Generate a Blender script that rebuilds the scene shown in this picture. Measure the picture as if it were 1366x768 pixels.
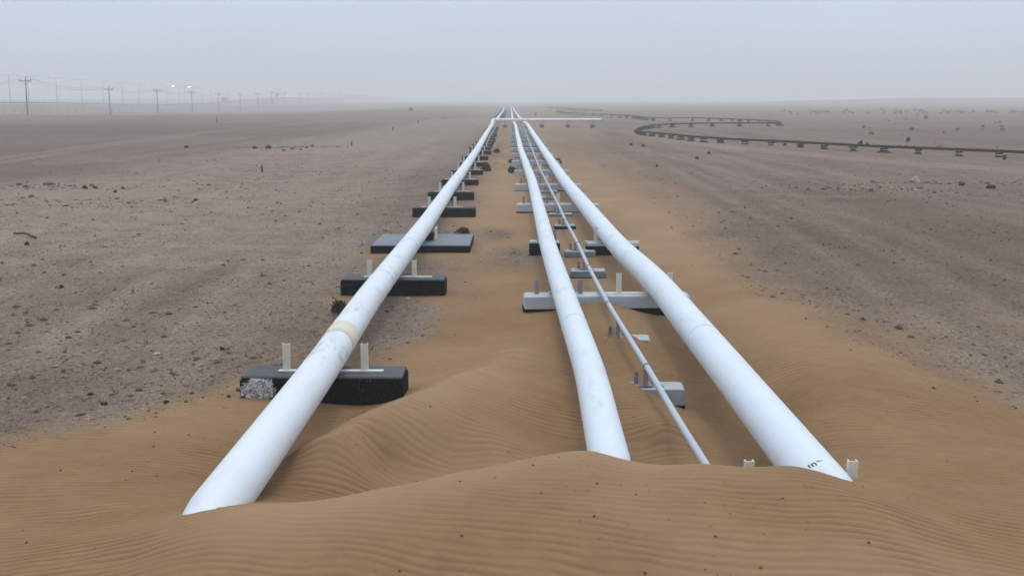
import bpy, bmesh, math, random
import numpy as np
from mathutils import Vector, Matrix

for o in list(bpy.data.objects):
    bpy.data.objects.remove(o, do_unlink=True)
sc = bpy.context.scene
col = sc.collection
R = math.radians
rng = random.Random(7)
nrg = np.random.default_rng(11)

# ------------------------------------------------------------------ camera
CAMZ = 3.5
FPX = 1366 * 35 / 36
PY0 = 330.0                         # row of the optical axis: the photograph is cropped at the top
PITCH = math.atan((PY0 - 134) / FPX)
YAW = math.atan(3 * math.cos(PITCH) / FPX)
cam_d = bpy.data.cameras.new('camera')
cam_d.sensor_width = 36
cam_d.lens = 35
cam_d.shift_y = (PY0 - 384) / 1366
cam_d.clip_start = 0.05
cam_d.clip_end = 60000
cam = bpy.data.objects.new('camera', cam_d)
col.objects.link(cam)
cam.location = (0, 0, CAMZ)
cam.rotation_euler = (math.pi / 2 - PITCH, 0, -YAW)
sc.camera = cam

# ------------------------------------------------------------------ sky, sun, exposure
SUN_EL, SUN_AZ = 66, 10            # degrees; azimuth measured from +Y towards +X
world = bpy.data.worlds.new('World')
sc.world = world
world.use_nodes = True
wn, wl = world.node_tree.nodes, world.node_tree.links
wn.clear()
w_out = wn.new('ShaderNodeOutputWorld')
w_bg = wn.new('ShaderNodeBackground')
w_bg.inputs['Strength'].default_value = 0.10
sky = wn.new('ShaderNodeTexSky')
sky.sky_type = 'NISHITA'
sky.sun_disc = False
sky.sun_elevation = R(SUN_EL)
sky.sun_rotation = R(SUN_AZ)
sky.dust_density = 4.0
sky.air_density = 1.2
# an even high cloud veil over the clear sky, a little brighter overhead (overcast distribution)
tc = wn.new('ShaderNodeTexCoord')
sep = wn.new('ShaderNodeSeparateXYZ')
wl.new(tc.outputs['Generated'], sep.inputs[0])
mr = wn.new('ShaderNodeMapRange')
mr.inputs['From Min'].default_value = 0.0
mr.inputs['From Max'].default_value = 1.0
mr.inputs['To Min'].default_value = 0.0
mr.inputs['To Max'].default_value = 1.0
wl.new(sep.outputs['Z'], mr.inputs['Value'])
veil = wn.new('ShaderNodeMix')
veil.data_type = 'RGBA'
veil.inputs['A'].default_value = (7.2, 8.7, 10.8, 1)
veil.inputs['B'].default_value = (15.0, 16.0, 17.6, 1)
wl.new(mr.outputs['Result'], veil.inputs['Factor'])
wmix = wn.new('ShaderNodeMix')
wmix.data_type = 'RGBA'
wmix.inputs['Factor'].default_value = 0.88
wl.new(sky.outputs['Color'], wmix.inputs['A'])
cln = wn.new('ShaderNodeTexNoise')
cln.inputs['Scale'].default_value = 2.2
cln.inputs['Detail'].default_value = 4
clm = wn.new('ShaderNodeMapping')
clm.inputs['Scale'].default_value = (1, 1, 3.5)
wl.new(tc.outputs['Generated'], clm.inputs['Vector'])
wl.new(clm.outputs['Vector'], cln.inputs['Vector'])
clr = wn.new('ShaderNodeMapRange')
clr.inputs['From Min'].default_value = .3
clr.inputs['From Max'].default_value = .7
clr.inputs['To Min'].default_value = .94
clr.inputs['To Max'].default_value = 1.05
wl.new(cln.outputs['Fac'], clr.inputs['Value'])
clx = wn.new('ShaderNodeVectorMath')
clx.operation = 'SCALE'
wl.new(veil.outputs['Result'], clx.inputs[0])
wl.new(clr.outputs['Result'], clx.inputs['Scale'])
wl.new(clx.outputs[0], wmix.inputs['B'])
wl.new(wmix.outputs['Result'], w_bg.inputs['Color'])
wl.new(w_bg.outputs['Background'], w_out.inputs['Surface'])

sun_d = bpy.data.lights.new('sun', 'SUN')
sun_d.energy = 0.9
sun_d.angle = R(16)
sun_d.color = (1.0, 0.96, 0.9)
sun = bpy.data.objects.new('sun', sun_d)
col.objects.link(sun)
sun_dir = Vector((math.cos(R(SUN_EL)) * math.sin(R(SUN_AZ)), math.cos(R(SUN_EL)) * math.cos(R(SUN_AZ)), math.sin(R(SUN_EL))))
sun.rotation_euler = sun_dir.to_track_quat('Z', 'Y').to_euler()
sun.location = (0, 0, 60)

vs = sc.view_settings
vs.view_transform = 'Standard'
vs.look = 'None'
vs.exposure = -0.27
vs.gamma = 1.0
vs.use_curve_mapping = False
sc.cycles.use_denoising = True
sc.cycles.max_bounces = 6
sc.cycles.diffuse_bounces = 3
sc.cycles.glossy_bounces = 2
sc.cycles.volume_bounces = 1
sc.cycles.use_adaptive_sampling = False

# ------------------------------------------------------------------ helpers
CAMM = Matrix.Rotation(-YAW, 3, 'Z') @ Matrix.Rotation(math.pi / 2 - PITCH, 3, 'X')


def ray(px, py):
    return CAMM @ Vector(((px - 683) / FPX, -(py - PY0) / FPX, -1.0))


def at(px, py, z=0.0):
    """the point of the level plane z that lies at this place of the photograph"""
    d = ray(px, py)
    t = (z - CAMZ) / d.z
    return Vector((d.x * t, d.y * t, z))


def tag(o, label=None, cat=None, group=None, kind=None):
    if label: o['label'] = label
    if cat: o['category'] = cat
    if group: o['group'] = group
    if kind: o['kind'] = kind
    return o


def empty(name, loc=(0, 0, 0), rz=0.0):
    o = bpy.data.objects.new(name, None)
    o.location = loc
    o.rotation_euler = (0, 0, rz)
    o.empty_display_size = 0.2
    col.objects.link(o)
    return o


def link(name, me, parent=None, loc=None, rot=None):
    o = bpy.data.objects.new(name, me)
    col.objects.link(o)
    if parent is not None: o.parent = parent
    if loc is not None: o.location = loc
    if rot is not None: o.rotation_euler = rot
    return o


def mesh_from_bm(name, bm, mats, smooth=False):
    me = bpy.data.meshes.new(name)
    bmesh.ops.recalc_face_normals(bm, faces=bm.faces)
    bm.to_mesh(me)
    bm.free()
    for m in (mats if isinstance(mats, (list, tuple)) else [mats]):
        me.materials.append(m)
    if smooth:
        me.polygons.foreach_set('use_smooth', [True] * len(me.polygons))
    return me


def np_mesh(name, verts, faces, mats, smooth=False):
    """faces: (n,3) or (n,4) int array"""
    me = bpy.data.meshes.new(name)
    verts = np.asarray(verts, dtype=np.float32)
    faces = np.asarray(faces, dtype=np.int32)
    n, k = faces.shape
    me.vertices.add(len(verts))
    me.vertices.foreach_set('co', verts.ravel())
    me.loops.add(n * k)
    me.loops.foreach_set('vertex_index', faces.ravel())
    me.polygons.add(n)
    me.polygons.foreach_set('loop_start', np.arange(0, n * k, k, dtype=np.int32))
    me.polygons.foreach_set('use_smooth', np.full(n, smooth, dtype=bool))
    for m in (mats if isinstance(mats, (list, tuple)) else [mats]):
        me.materials.append(m)
    me.update(calc_edges=True)
    return me


def box_bm(bm, cx, cy, cz, sx, sy, sz, bevel=0.0, mat=0, rot=None):
    r = bmesh.ops.create_cube(bm, size=1.0)
    vv = r['verts']
    for v in vv:
        v.co = Vector((v.co.x * sx, v.co.y * sy, v.co.z * sz))
    fs = set(f for v in vv for f in v.link_faces)
    if bevel > 0:
        es = list(set(e for v in vv for e in v.link_edges))
        rb = bmesh.ops.bevel(bm, geom=es, offset=bevel, segments=2, affect='EDGES', profile=0.6)
        fs = set(rb['faces']) | set(f for f in fs if f.is_valid)
        vv = list(set(v for f in fs for v in f.verts))
    for f in fs: f.material_index = mat
    for v in vv:
        if rot is not None: v.co = rot @ v.co
        v.co += Vector((cx, cy, cz))


def cyl_bm(bm, p0, p1, r0, r1=None, seg=12, mat=0, caps=True):
    r1 = r0 if r1 is None else r1
    p0, p1 = Vector(p0), Vector(p1)
    d = (p1 - p0).normalized()
    u = d.orthogonal().normalized()
    w = d.cross(u)
    a, b = [], []
    for k in range(seg):
        t = 2 * math.pi * k / seg
        n = u * math.cos(t) + w * math.sin(t)
        a.append(bm.verts.new(p0 + n * r0))
        b.append(bm.verts.new(p1 + n * r1))
    for k in range(seg):
        f = bm.faces.new((a[k], a[(k + 1) % seg], b[(k + 1) % seg], b[k]))
        f.material_index = mat
        f.smooth = True
    if caps:
        f = bm.faces.new(a[::-1]); f.material_index = mat
        f = bm.faces.new(b); f.material_index = mat


def smooth_path(pts, step, tension=0.5):
    """Catmull-Rom resample of a polyline"""
    P = [Vector(p) for p in pts]
    out = []
    for i in range(len(P) - 1):
        p0 = P[i - 1] if i > 0 else P[i] * 2 - P[i + 1]
        p1, p2 = P[i], P[i + 1]
        p3 = P[i + 2] if i + 2 < len(P) else P[i + 1] * 2 - P[i]
        n = max(1, int((p2 - p1).length / step))
        for k in range(n):
            t = k / n
            out.append(0.5 * ((2 * p1) + (p2 - p0) * t + (2 * p0 - 5 * p1 + 4 * p2 - p3) * t * t + (3 * p1 - p0 - 3 * p2 + p3) * t ** 3))
    out.append(P[-1])
    return out


def tube(name, pts, r, mat, seg=24, caps=True):
    """a pipe along a nearly level path"""
    n = len(pts)
    V, F = [], []
    up = Vector((0, 0, 1))
    for i, p in enumerate(pts):
        d = (pts[min(i + 1, n - 1)] - pts[max(i - 1, 0)]).normalized()
        s = d.cross(up).normalized()
        u = s.cross(d)
        for k in range(seg):
            a = 2 * math.pi * k / seg
            V.append(p + s * (r * math.cos(a)) + u * (r * math.sin(a)))
    for i in range(n - 1):
        for k in range(seg):
            k2 = (k + 1) % seg
            F.append((i * seg + k, i * seg + k2, (i + 1) * seg + k2, (i + 1) * seg + k))
    me = bpy.data.meshes.new(name)
    if caps:
        F = F + [tuple(range(seg))[::-1], tuple(range((n - 1) * seg, n * seg))]
    me.from_pydata([tuple(v) for v in V], [], F)
    me.materials.append(mat)
    sm = [len(f) == 4 for f in F]
    me.polygons.foreach_set('use_smooth', sm)
    me.update()
    return me


ORD = ['first', 'second', 'third', 'fourth', 'fifth', 'sixth', 'seventh', 'eighth', 'ninth', 'tenth', 'eleventh', 'twelfth',
       'thirteenth', 'fourteenth', 'fifteenth', 'sixteenth', 'seventeenth', 'eighteenth', 'nineteenth', 'twentieth']
ORD += ['twenty-' + s for s in ORD[:9]] + ['thirtieth'] + ['thirty-' + s for s in ORD[:9]] + ['fortieth'] + ['forty-' + s for s in ORD[:9]]
ORD += ['fiftieth'] + ['fifty-' + s for s in ORD[:9]] + ['sixtieth'] + ['sixty-' + s for s in ORD[:9]]

ORD += ['seventieth'] + ['seventy-' + q for q in ORD[:9]] + ['eightieth'] + ['eighty-' + q for q in ORD[:9]] + ['ninetieth'] + ['ninety-' + q for q in ORD[:9]] + ['hundredth'] + ['hundred and ' + q for q in ORD[:19]]

# ------------------------------------------------------------------ numpy noise
_perm = nrg.permutation(1024)
_grad = nrg.uniform(-1, 1, 1024)


def vnoise(x, y):
    xi = np.floor(x).astype(np.int64); yi = np.floor(y).astype(np.int64)
    fx = x - xi; fy = y - yi
    fx = fx * fx * fx * (fx * (fx * 6 - 15) + 10); fy = fy * fy * fy * (fy * (fy * 6 - 15) + 10)
    def h(a, b): return _grad[_perm[(_perm[a & 1023] + b) & 1023]]
    v00 = h(xi, yi); v10 = h(xi + 1, yi); v01 = h(xi, yi + 1); v11 = h(xi + 1, yi + 1)
    return (v00 * (1 - fx) + v10 * fx) * (1 - fy) + (v01 * (1 - fx) + v11 * fx) * fy


def fbm(x, y, o=4, g=0.5):
    s = 0; a = 1.0; t = 0
    for k in range(o):
        s = s + a * vnoise(x + 17.3 * k, y - 9.1 * k)
        t += a; a *= g; x = x * 2.03; y = y * 2.03
    return s / t


def sstep(a, b, x):
    t = np.clip((x - a) / (b - a), 0, 1)
    return t * t * (3 - 2 * t)


# ------------------------------------------------------------------ terrain
# heights of the drifted sand seen at places of the photograph (px, py, z)
DUNE = [
    # gravel plain left
    (0, 560, .03), (150, 540, .03), (250, 505, .02), (0, 450, 0), (200, 420, 0), (400, 420, 0), (350, 360, 0), (500, 345, -.02), (120, 480, .01),
    # round the first sleeper
    (320, 538, .02), (400, 545, -.02), (452, 549, -.07), (537, 532, .05), (570, 505, .02), (520, 480, 0), (430, 470, 0),
    # left sand
    (100, 600, .07), (0, 630, .14), (160, 640, .2), (200, 665, .36), (60, 700, .30), (230, 620, .10), (300, 585, .04),
    (248, 691, .64), (285, 692, .73), (325, 688, .74), (215, 690, .50), (345, 668, .36), (362, 636, .12), (385, 612, .03), (150, 700, .42),
    # foreground
    (300, 725, .71), (450, 735, .685), (600, 685, .735), (600, 725, .69), (600, 764, .615), (800, 685, .72), (800, 725, .67), (800, 764, .60), (1000, 660, .72), (1000, 705, .68), (1000, 764, .60),
    (420, 764, .63), (1180, 764, .59), (1366, 764, .50), (1366, 700, .50), (1260, 700, .60), (1150, 675, .74), (1120, 700, .70), (1190, 662, .66), (1280, 660, .50), (850, 650, .72), (700, 650, .735), (500, 690, .735),
    (180, 740, .58), (60, 745, .42),
    # crest line across the picture
    (400, 675, .68), (500, 656, .69), (600, 635, .70), (700, 615, .71), (785, 604, .72), (845, 620, .68), (940, 619, .70), (1000, 623, .71),
    (1060, 622, .74), (1095, 636, .755), (1128, 652, .74), (1150, 645, .60), (1185, 632, .46), (1300, 618, .36),
    # hollow behind the crest
    (450, 632, .20), (520, 616, .12), (600, 600, .08), (700, 580, .04), (760, 562, .02), (866, 592, -.04), (905, 562, .13), (880, 575, .08), (930, 590, -.02), (965, 588, -.1), (1000, 597, -.1), (1010, 560, -.12),
    # second drift, right of the left pipe
    (392, 612, .16), (410, 602, .28), (439, 592, .38), (500, 560, .42), (560, 532, .40), (620, 505, .33), (700, 472, .2), (428, 580, -.06), (450, 562, -.12), (500, 533, -.08), (560, 503, -.04),
    (520, 590, .27), (580, 570, .26), (640, 555, .24), (720, 520, .16), (660, 590, .12),
    # right drift
    (935, 418, .02), (1000, 398, .16), (1060, 412, .22), (1045, 470, .28), (1100, 520, .28), (1200, 560, .21), (1150, 450, .12), (990, 470, .03), (1000, 440, .11), (1035, 540, .03), (1080, 600, .08), (1090, 560, .2), (1100, 400, .1),
    (1250, 500, .05), (1366, 560, .06), (1366, 450, 0), (1200, 400, 0), (1100, 350, 0), (960, 340, 0),
    # between the pipes
    (740, 440, .10), (640, 440, .05), (560, 440, 0), (750, 500, .10), (680, 400, .03), (830, 438, .09), (800, 404, .19), (786, 411, .17), (740, 415, .04), (880, 420, -.07), (905, 450, -.08),
    (838, 453, .115), (806, 460, .07), (866, 462, .05), (868, 470, .03), (858, 521, .10), (842, 516, .13), (830, 512, .12), (875, 528, .04), (893, 537, -.09), (915, 520, -.12), (800, 520, .06), (850, 500, .07), (940, 520, -.14),
    (780, 375, -.04), (775, 350, -.05), (740, 330, -.03), (830, 350, -.02), (600, 400, 0), (650, 330, 0), (700, 300, 0), (850, 300, 0), (760, 290, -.02),
    (500, 290, 0), (600, 270, 0), (900, 270, 0), (1100, 280, 0), (200, 300, 0), (0, 330, 0), (1366, 350, 0), (690, 260, 0)]
CP = []
for px, py, z in DUNE:
    p = at(px, py, z)
    CP.append((p.x, p.y, z))
# the lee face just behind the crest, out of sight
for px, py, z in [(500, 653, .72), (600, 631, .73), (700, 611, .74), (790, 600, .755), (940, 619, .71), (1000, 623, .71)]:
    p = at(px, py, z)
    CP.append((p.x - .06, p.y + .45, z - .27)); CP.append((p.x - .1, p.y + .9, z - .52))
# ground round and behind the viewer
for x, y, z in [(0, 2.5, .45), (3, 2, .4), (-3, 2, .35), (0, -2, .3), (-7, 0, .1), (7, 0, .1), (-6, 4, .3), (6, 4, .38), (0, -8, 0), (8, -8, 0), (-8, -8, 0), (-12, 5, 0), (12, 5, 0)]:
    CP.append((x, y, z))
CP = np.array(CP)


def _phi(d): return d * d * np.log(d + 1e-6)


_n = len(CP)
_d = np.hypot(CP[:, None, 0] - CP[None, :, 0], CP[:, None, 1] - CP[None, :, 1])
_A = np.zeros((_n + 3, _n + 3))
_A[:_n, :_n] = _phi(_d) + np.eye(_n) * 0.0008
_A[:_n, _n] = 1; _A[:_n, _n + 1] = CP[:, 0]; _A[:_n, _n + 2] = CP[:, 1]
_A[_n:, :_n] = _A[:_n, _n:].T
_b = np.zeros(_n + 3); _b[:_n] = CP[:, 2]
_W = np.linalg.solve(_A, _b)


CREST_A = [at(px, py, z) for px, py, z in [(345, 682, .73), (400, 673, .72), (500, 653, .73), (600, 631, .74), (700, 611, .75), (790, 600, .76), (835, 612, .72)]]
CREST_B = [at(px, py, z) for px, py, z in [(392, 612, .16), (410, 602, .28), (439, 592, .38), (500, 560, .42), (560, 532, .40), (620, 505, .33), (690, 474, .2)]]


def seg_dist(x, y, P):
    best = np.full_like(x, 1e9)
    for p, q in zip(P[:-1], P[1:]):
        dx, dy = q.x - p.x, q.y - p.y
        t = np.clip(((x - p.x) * dx + (y - p.y) * dy) / (dx * dx + dy * dy), 0, 1)
        best = np.minimum(best, np.hypot(x - p.x - t * dx, y - p.y - t * dy))
    return best


def dune_z(x, y):
    out = np.zeros_like(x)
    m = np.hypot(x, y) < 32
    xs, ys = x[m], y[m]
    z = np.full_like(xs, _W[_n]) + _W[_n + 1] * xs + _W[_n + 2] * ys
    for i in range(_n):
        z += _W[i] * _phi(np.hypot(xs - CP[i, 0], ys - CP[i, 1]))
    f = 1 - sstep(18, 31, np.hypot(xs, ys))
    # sharp crest lines
    z = np.clip(z, -.22, .95)
    z += .022 * np.exp(-seg_dist(xs, ys, CREST_A) / .30) + .075 * np.exp(-seg_dist(xs, ys, CREST_B) / .28)
    out[m] = z * f
    return out


def road_z(y):
    return np.interp(y, [150, 330, 370, 460, 560, 640, 790, 1000, 1400, 4000], [1.5, 1.9, 1.75, .7, .3, 2.2, 5.2, 6.5, 7, 7])


ROADX = -217.0


def plain_z(x, y):
    r = np.hypot(x, y)
    y = y / 1.21
    z = 0.10 * fbm(x / 9, y / 9, 3) * sstep(10, 25, r) + 0.35 * fbm(x / 45 + 3, y / 45, 3) * sstep(40, 120, r) * (1 - .85 * np.exp(-(x / 9) ** 2))
    # low ground beside the road on the left, a slight rise before it
    L = sstep(-35, -105, x)
    z = z * (1 - .8 * L * sstep(120, 180, y)) - L * (1.35 * sstep(185, 285, y) + .7 * sstep(330, 400, y)) * (1 - sstep(410, 520, y))
    # the road's bank
    e = np.exp(-np.clip((np.abs(x - ROADX) - 9) / 7, 0, 9) ** 2)
    z = np.where(y > 100, z * (1 - e) + road_z(y) * e, z)
    # far dunes
    z += sstep(420, 800, r) * (.2 + 1.5 * fbm(x / 160, y / 120 + 5, 4))
    z += 5.0 * np.exp(-((y - 760) / 170) ** 2) * sstep(150, 420, x) * (1 + .3 * fbm(x / 90, y / 90, 2))
    z += sstep(900, 1500, r) * (1.2 + 4 * fbm(x / 400 + 9, y / 300, 3)) + sstep(-100, -500, x) * sstep(800, 1200, r) * 3
    return z


def sand_mask(x, y):
    """1 on blown sand, 0 on gravel"""
    w = 0.9 * fbm(x / 1.7, y / 2.6, 4) + .5 * fbm(x / 5, y / 8, 2)
    y0 = y
    y = .826 * y - .396
    g = 0.02 * np.clip(y, 0, 300)
    left = -1.35 - .12 * g - .9 * sstep(14, 10, y)
    # left boundary swings out over the foreground
    left = np.where(y < 10.2, np.interp(y, [0, 6.0, 7.2, 8.3, 9.3, 10.2], [-30, -14, -5.6, -4.6, -3.3, -2.25]), left)
    right = np.interp(y, [0, 7.4, 8.6, 10.5, 12.5, 16, 27, 58, 106, 200, 400], [30, 14, 5.9, 5.3, 4.9, 4.6, 5.4, 7.6, 11.5, 16, 25])
    soft = 1.0 + .03 * np.clip(y, 0, 200)
    m = sstep(-soft, soft, (x - left) + w) * sstep(-soft * 2.0, soft * 1.6, (right - x) + w * 1.1)
    # gravel showing through between the pipes
    for (px, py, rx, ry) in [(690, 340, .75, 1.9), (665, 312, .5, 1.2), (530, 420, .7, 1.4), (520, 445, .6, .9)]:
        p = at(px, py)
        m = m * (1 - .85 * np.exp(-(((x - p.x) / rx) ** 2 + ((y0 - p.y) / ry) ** 2) * (1 - .5 * w)))
    # grains of sand worked into the near gravel
    m = np.maximum(m, (.16 + .22 * fbm(x / 1.3 + 4, y0 / 1.3, 4)) * (1 - sstep(13, 30, y)))
    # thin drifts lying on the plain
    for (px, py, rx, ry, a) in [(380, 203, 4.0, 1.6, .8), (70, 256, 4.5, 1.2, .55), (1160, 250, 3.0, 1.6, .55), (1330, 206, 9, 1.6, .7), (1120, 262, 2.5, .9, .5), (1330, 430, 1.2, 1.2, .4), (510, 337, .7, .5, .8), (600, 338, .8, .6, .9), (600, 398, .6, .7, .9), (470, 398, .5, .4, .7), (590, 294, .6, .7, .8), (640, 300, .5, .8, .8), (330, 520, .5, .6, .9), (300, 540, .8, .6, .8)]:
        p = at(px, py)
        m = np.maximum(m, a * np.exp(-(((x - p.x) / rx) ** 2 + ((y0 - p.y) / ry) ** 2) * (1 + .9 * w)))
    core = sstep(1.0, -.4, x - np.where(y < 60, 2.6, 2.6))
    m = m * (1 - (.30 + .15 * fbm(x / 3, y / 6, 3)) * sstep(18, 60, y)) * (1 - .3 * (1 - core) * sstep(20, 60, y))
    m = m * (1 - sstep(140, 420, y) * .6)
    return np.clip(m, 0, 1)


def ripple_z(x, y, sm):
    r = np.hypot(x, y)
    m = (r < 15.5) & (sm > .2)
    out = np.zeros_like(x)
    xs, ys = x[m], y[m]
    wx = fbm(xs / 1.6, ys / 1.1 + 4, 3)
    ph = (ys * .97 + xs * (.10 + .10 * vnoise(xs / 4, ys / 4)) + 
        .15 * wx + .03 * fbm(xs / .45, ys / .2, 2))
    lam = .080 + .008 * vnoise(xs / 3 + 5, ys / 3)
    lam = .080
    a = 2 * math.pi * ph / lam
    a2 = 2 * math.pi * (ph * 1.12 + xs * .06 + .05 * fbm(xs / .8, ys / .5 + 3, 2)) / lam
    amp = .0074 * (0.5 + .5 * sstep(-.28, .32, fbm(xs / 1.4 + 8, ys / 1.0, 2)))
    w = np.sin(a) + .55 * np.sin(a2)
    w = w * (1 - .75 * np.exp(-(seg_dist(xs, ys, CREST_A) / .4) ** 2))
    w = w / 1.2 + .30 * np.sin(2 * a + .9)
    out[m] = amp * w * sstep(.35, .9, sm[m]) * (1 - sstep(11, 15.2, r[m]))
    return out


def ground_z(x, y, ripple=False):
    x = np.atleast_1d(np.asarray(x, float)); y = np.atleast_1d(np.asarray(y, float))
    z = dune_z(x, y) + plain_z(x, y)
    if ripple:
        sm = sand_mask(x, y)
        rp = ripple_z(x, y, sm)
        z = z + rp
        # gravel is lumpier than sand
        near = np.hypot(x, y) < 40
        z[near] += (1 - sm[near]) * .012 * fbm(x[near] / .22, y[near] / .22, 3)
        return z, sm, rp
    return z


def gz(x, y):
    return float(ground_z(x, y)[0])


# ------------------------------------------------------------------ materials
def new_mat(name):
    m = bpy.data.materials.new(name)
    m.use_nodes = True
    nt = m.node_tree
    b = nt.nodes['Principled BSDF']
    return m, nt, b


def N(nt, t, **kw):
    n = nt.nodes.new(t)
    for k, v in kw.items():
        setattr(n, k, v)
    return n


def noise(nt, vec, scale, detail=4, rough=.55, dist=0.0):
    n = N(nt, 'ShaderNodeTexNoise')
    n.inputs['Scale'].default_value = scale
    n.inputs['Detail'].default_value = detail
    n.inputs['Roughness'].default_value = rough
    n.inputs['Distortion'].default_value = dist
    if vec is not None: nt.links.new(vec, n.inputs['Vector'])
    return n


def ramp(nt, fac, stops):
    n = N(nt, 'ShaderNodeValToRGB')
    cr = n.color_ramp
    while len(cr.elements) < len(stops): cr.elements.new(.5)
    for e, (p, c) in zip(cr.elements, stops):
        e.position = p
        e.color = (c, c, c, 1) if isinstance(c, (int, float)) else (*c, 1)
    nt.links.new(fac, n.inputs['Fac'])
    return n


def mixc(nt, fac, a, b, mode='MIX'):
    n = N(nt, 'ShaderNodeMix', data_type='RGBA', blend_type=mode)
    for s, v in (('Factor', fac), ('A', a), ('B', b)):
        if hasattr(v, 'is_output') or hasattr(v, 'node'):
            nt.links.new(v, n.inputs[s])
        elif s == 'Factor':
            n.inputs[s].default_value = v
        else:
            n.inputs[s].default_value = (*v, 1)
    return n.outputs['Result']


def mathn(nt, op, a, b=None):
    n = N(nt, 'ShaderNodeMath', operation=op)
    for i, v in enumerate((a, b)):
        if v is None: continue
        if hasattr(v, 'node'): nt.links.new(v, n.inputs[i])
        else: n.inputs[i].default_value = v
    return n.outputs[0]


def bump(nt, h, strength, dist, prev=None):
    n = N(nt, 'ShaderNodeBump')
    n.inputs['Strength'].default_value = strength
    n.inputs['Distance'].default_value = dist
    nt.links.new(h, n.inputs['Height'])
    if prev is not None: nt.links.new(prev, n.inputs['Normal'])
    return n.outputs['Normal']


def mapping(nt, vec, scale=(1, 1, 1), rot=(0, 0, 0)):
    n = N(nt, 'ShaderNodeMapping')
    n.inputs['Scale'].default_value = scale
    n.inputs['Rotation'].default_value = rot
    nt.links.new(vec, n.inputs['Vector'])
    return n.outputs['Vector']


def make_ground_mat():
    m, nt, b = new_mat('desert_ground')
    L = nt.links
    pos = N(nt, 'ShaderNodeNewGeometry').outputs['Position']
    at_s = N(nt, 'ShaderNodeAttribute', attribute_name='sand').outputs['Fac']
    # blown sand
    n1 = noise(nt, pos, .55, 5)
    n2 = noise(nt, pos, 260, 2)
    n3 = noise(nt, pos, 6, 4)
    s = ramp(nt, n1.outputs['Fac'], [(.3, (.190, .112, .052)), (.5, (.242, .147, .070)), (.72, (.300, .188, .094))]).outputs['Color']
    s = mixc(nt, .35, s, ramp(nt, n3.outputs['Fac'], [(.3, (.170, .094, .041)), (.7, (.268, .164, .079))]).outputs['Color'])
    s = mixc(nt, .22, s, ramp(nt, n2.outputs['Fac'], [(.3, (.11, .062, .03)), (.7, (.44, .29, .16))]).outputs['Color'])
    gr = N(nt, 'ShaderNodeAttribute', attribute_name='grain').outputs['Fac']
    s = mixc(nt, 1.0, s, ramp(nt, gr, [(.15, (.80, .77, .74)), (.5, (1, 1, 1)), (.85, (1.10, 1.10, 1.10))]).outputs['Color'], 'MULTIPLY')
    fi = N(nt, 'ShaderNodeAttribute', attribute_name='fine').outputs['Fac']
    s = mixc(nt, mathn(nt, 'MULTIPLY', fi, .6), s, (.355, .245, .150))  # pale corridor sand, plus the light painted along the drift crests
    # stony plain: grey brown with darker and paler grit, faint wind and wheel streaks
    g1 = noise(nt, pos, .07, 5, .6)
    g2 = noise(nt, pos, 1.1, 5, .65)
    st = noise(nt, mapping(nt, pos, (.55, .03, 1), (0, 0, R(6))), 1.0, 4, .6)
    g = ramp(nt, g1.outputs['Fac'], [(.34, (.106, .074, .053)), (.5, (.170, .128, .095)), (.66, (.235, .186, .145))]).outputs['Color']
    g = mixc(nt, .45, g, ramp(nt, g2.outputs['Fac'], [(.30, (.088, .060, .043)), (.5, (.166, .123, .091)), (.70, (.250, .191, .140))]).outputs['Color'])
    g = mixc(nt, ramp(nt, st.outputs['Fac'], [(.42, 0.0), (.66, .5)]).outputs['Color'], g, (.278, .227, .180))
    red = noise(nt, pos, .035, 3)
    g = mixc(nt, ramp(nt, red.outputs['Fac'], [(.50, 0.0), (.66, .55)]).outputs['Color'], g, (.125, .078, .064))
    st2 = noise(nt, mapping(nt, pos, (.05, .5, 1), (0, 0, R(-14))), 1.0, 5, .65)
    g = mixc(nt, ramp(nt, st2.outputs['Fac'], [(.50, 0.0), (.68, .42)]).outputs['Color'], g, (.146, .106, .080))
    g = mixc(nt, N(nt, 'ShaderNodeAttribute', attribute_name='rust').outputs['Fac'], g, (.115, .080, .061))
    tr = N(nt, 'ShaderNodeAttribute', attribute_name='track').outputs['Fac']
    trn = mathn(nt, 'MULTIPLY', tr, ramp(nt, noise(nt, pos, .8, 5, .7).outputs['Fac'], [(.35, .25), (.6, 1.0)]).outputs['Color'])
    g = mixc(nt, trn, g, (.316, .258, .203))
    v1 = N(nt, 'ShaderNodeTexVoronoi'); v1.inputs['Scale'].default_value = 42; L.new(pos, v1.inputs['Vector'])
    v2 = N(nt, 'ShaderNodeTexVoronoi'); v2.inputs['Scale'].default_value = 17; L.new(pos, v2.inputs['Vector'])
    grit = N(nt, 'ShaderNodeSeparateColor'); L.new(v1.outputs['Color'], grit.inputs[0])
    g = mixc(nt, .55, g, mixc(nt, 1.0, g, ramp(nt, grit.outputs[0], [(.0, (.28, .26, .26)), (.22, (.7, .68, .68)), (.6, (1, 1, 1)), (.9, (1.25, 1.22, 1.2)), (1.0, (1.9, 1.9, 1.9))]).outputs['Color'], 'MULTIPLY'))
    grit2 = N(nt, 'ShaderNodeSeparateColor'); L.new(v2.outputs['Color'], grit2.inputs[0])
    g = mixc(nt, .6, g, mixc(nt, 1.0, g, ramp(nt, grit2.outputs[1], [(.0, (.25, .22, .2)), (.07, (.5, .46, .44)), (.12, (1, 1, 1)), (.96, (1, 1, 1)), (1.0, (1.7, 1.7, 1.7))]).outputs['Color'], 'MULTIPLY'))
    # the edge between the two, broken up by grit
    e = mathn(nt, 'ADD', at_s, mathn(nt, 'MULTIPLY', mathn(nt, 'SUBTRACT', noise(nt, pos, 14, 6, .75).outputs['Fac'], .5), 1.3))
    ef = ramp(nt, e, [(.22, 0.0), (.78, 1.0)]).outputs['Color']
    c = mixc(nt, ef, g, s)
    L.new(c, b.inputs['Base Color'])
    b.inputs['Roughness'].default_value = .95
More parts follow.
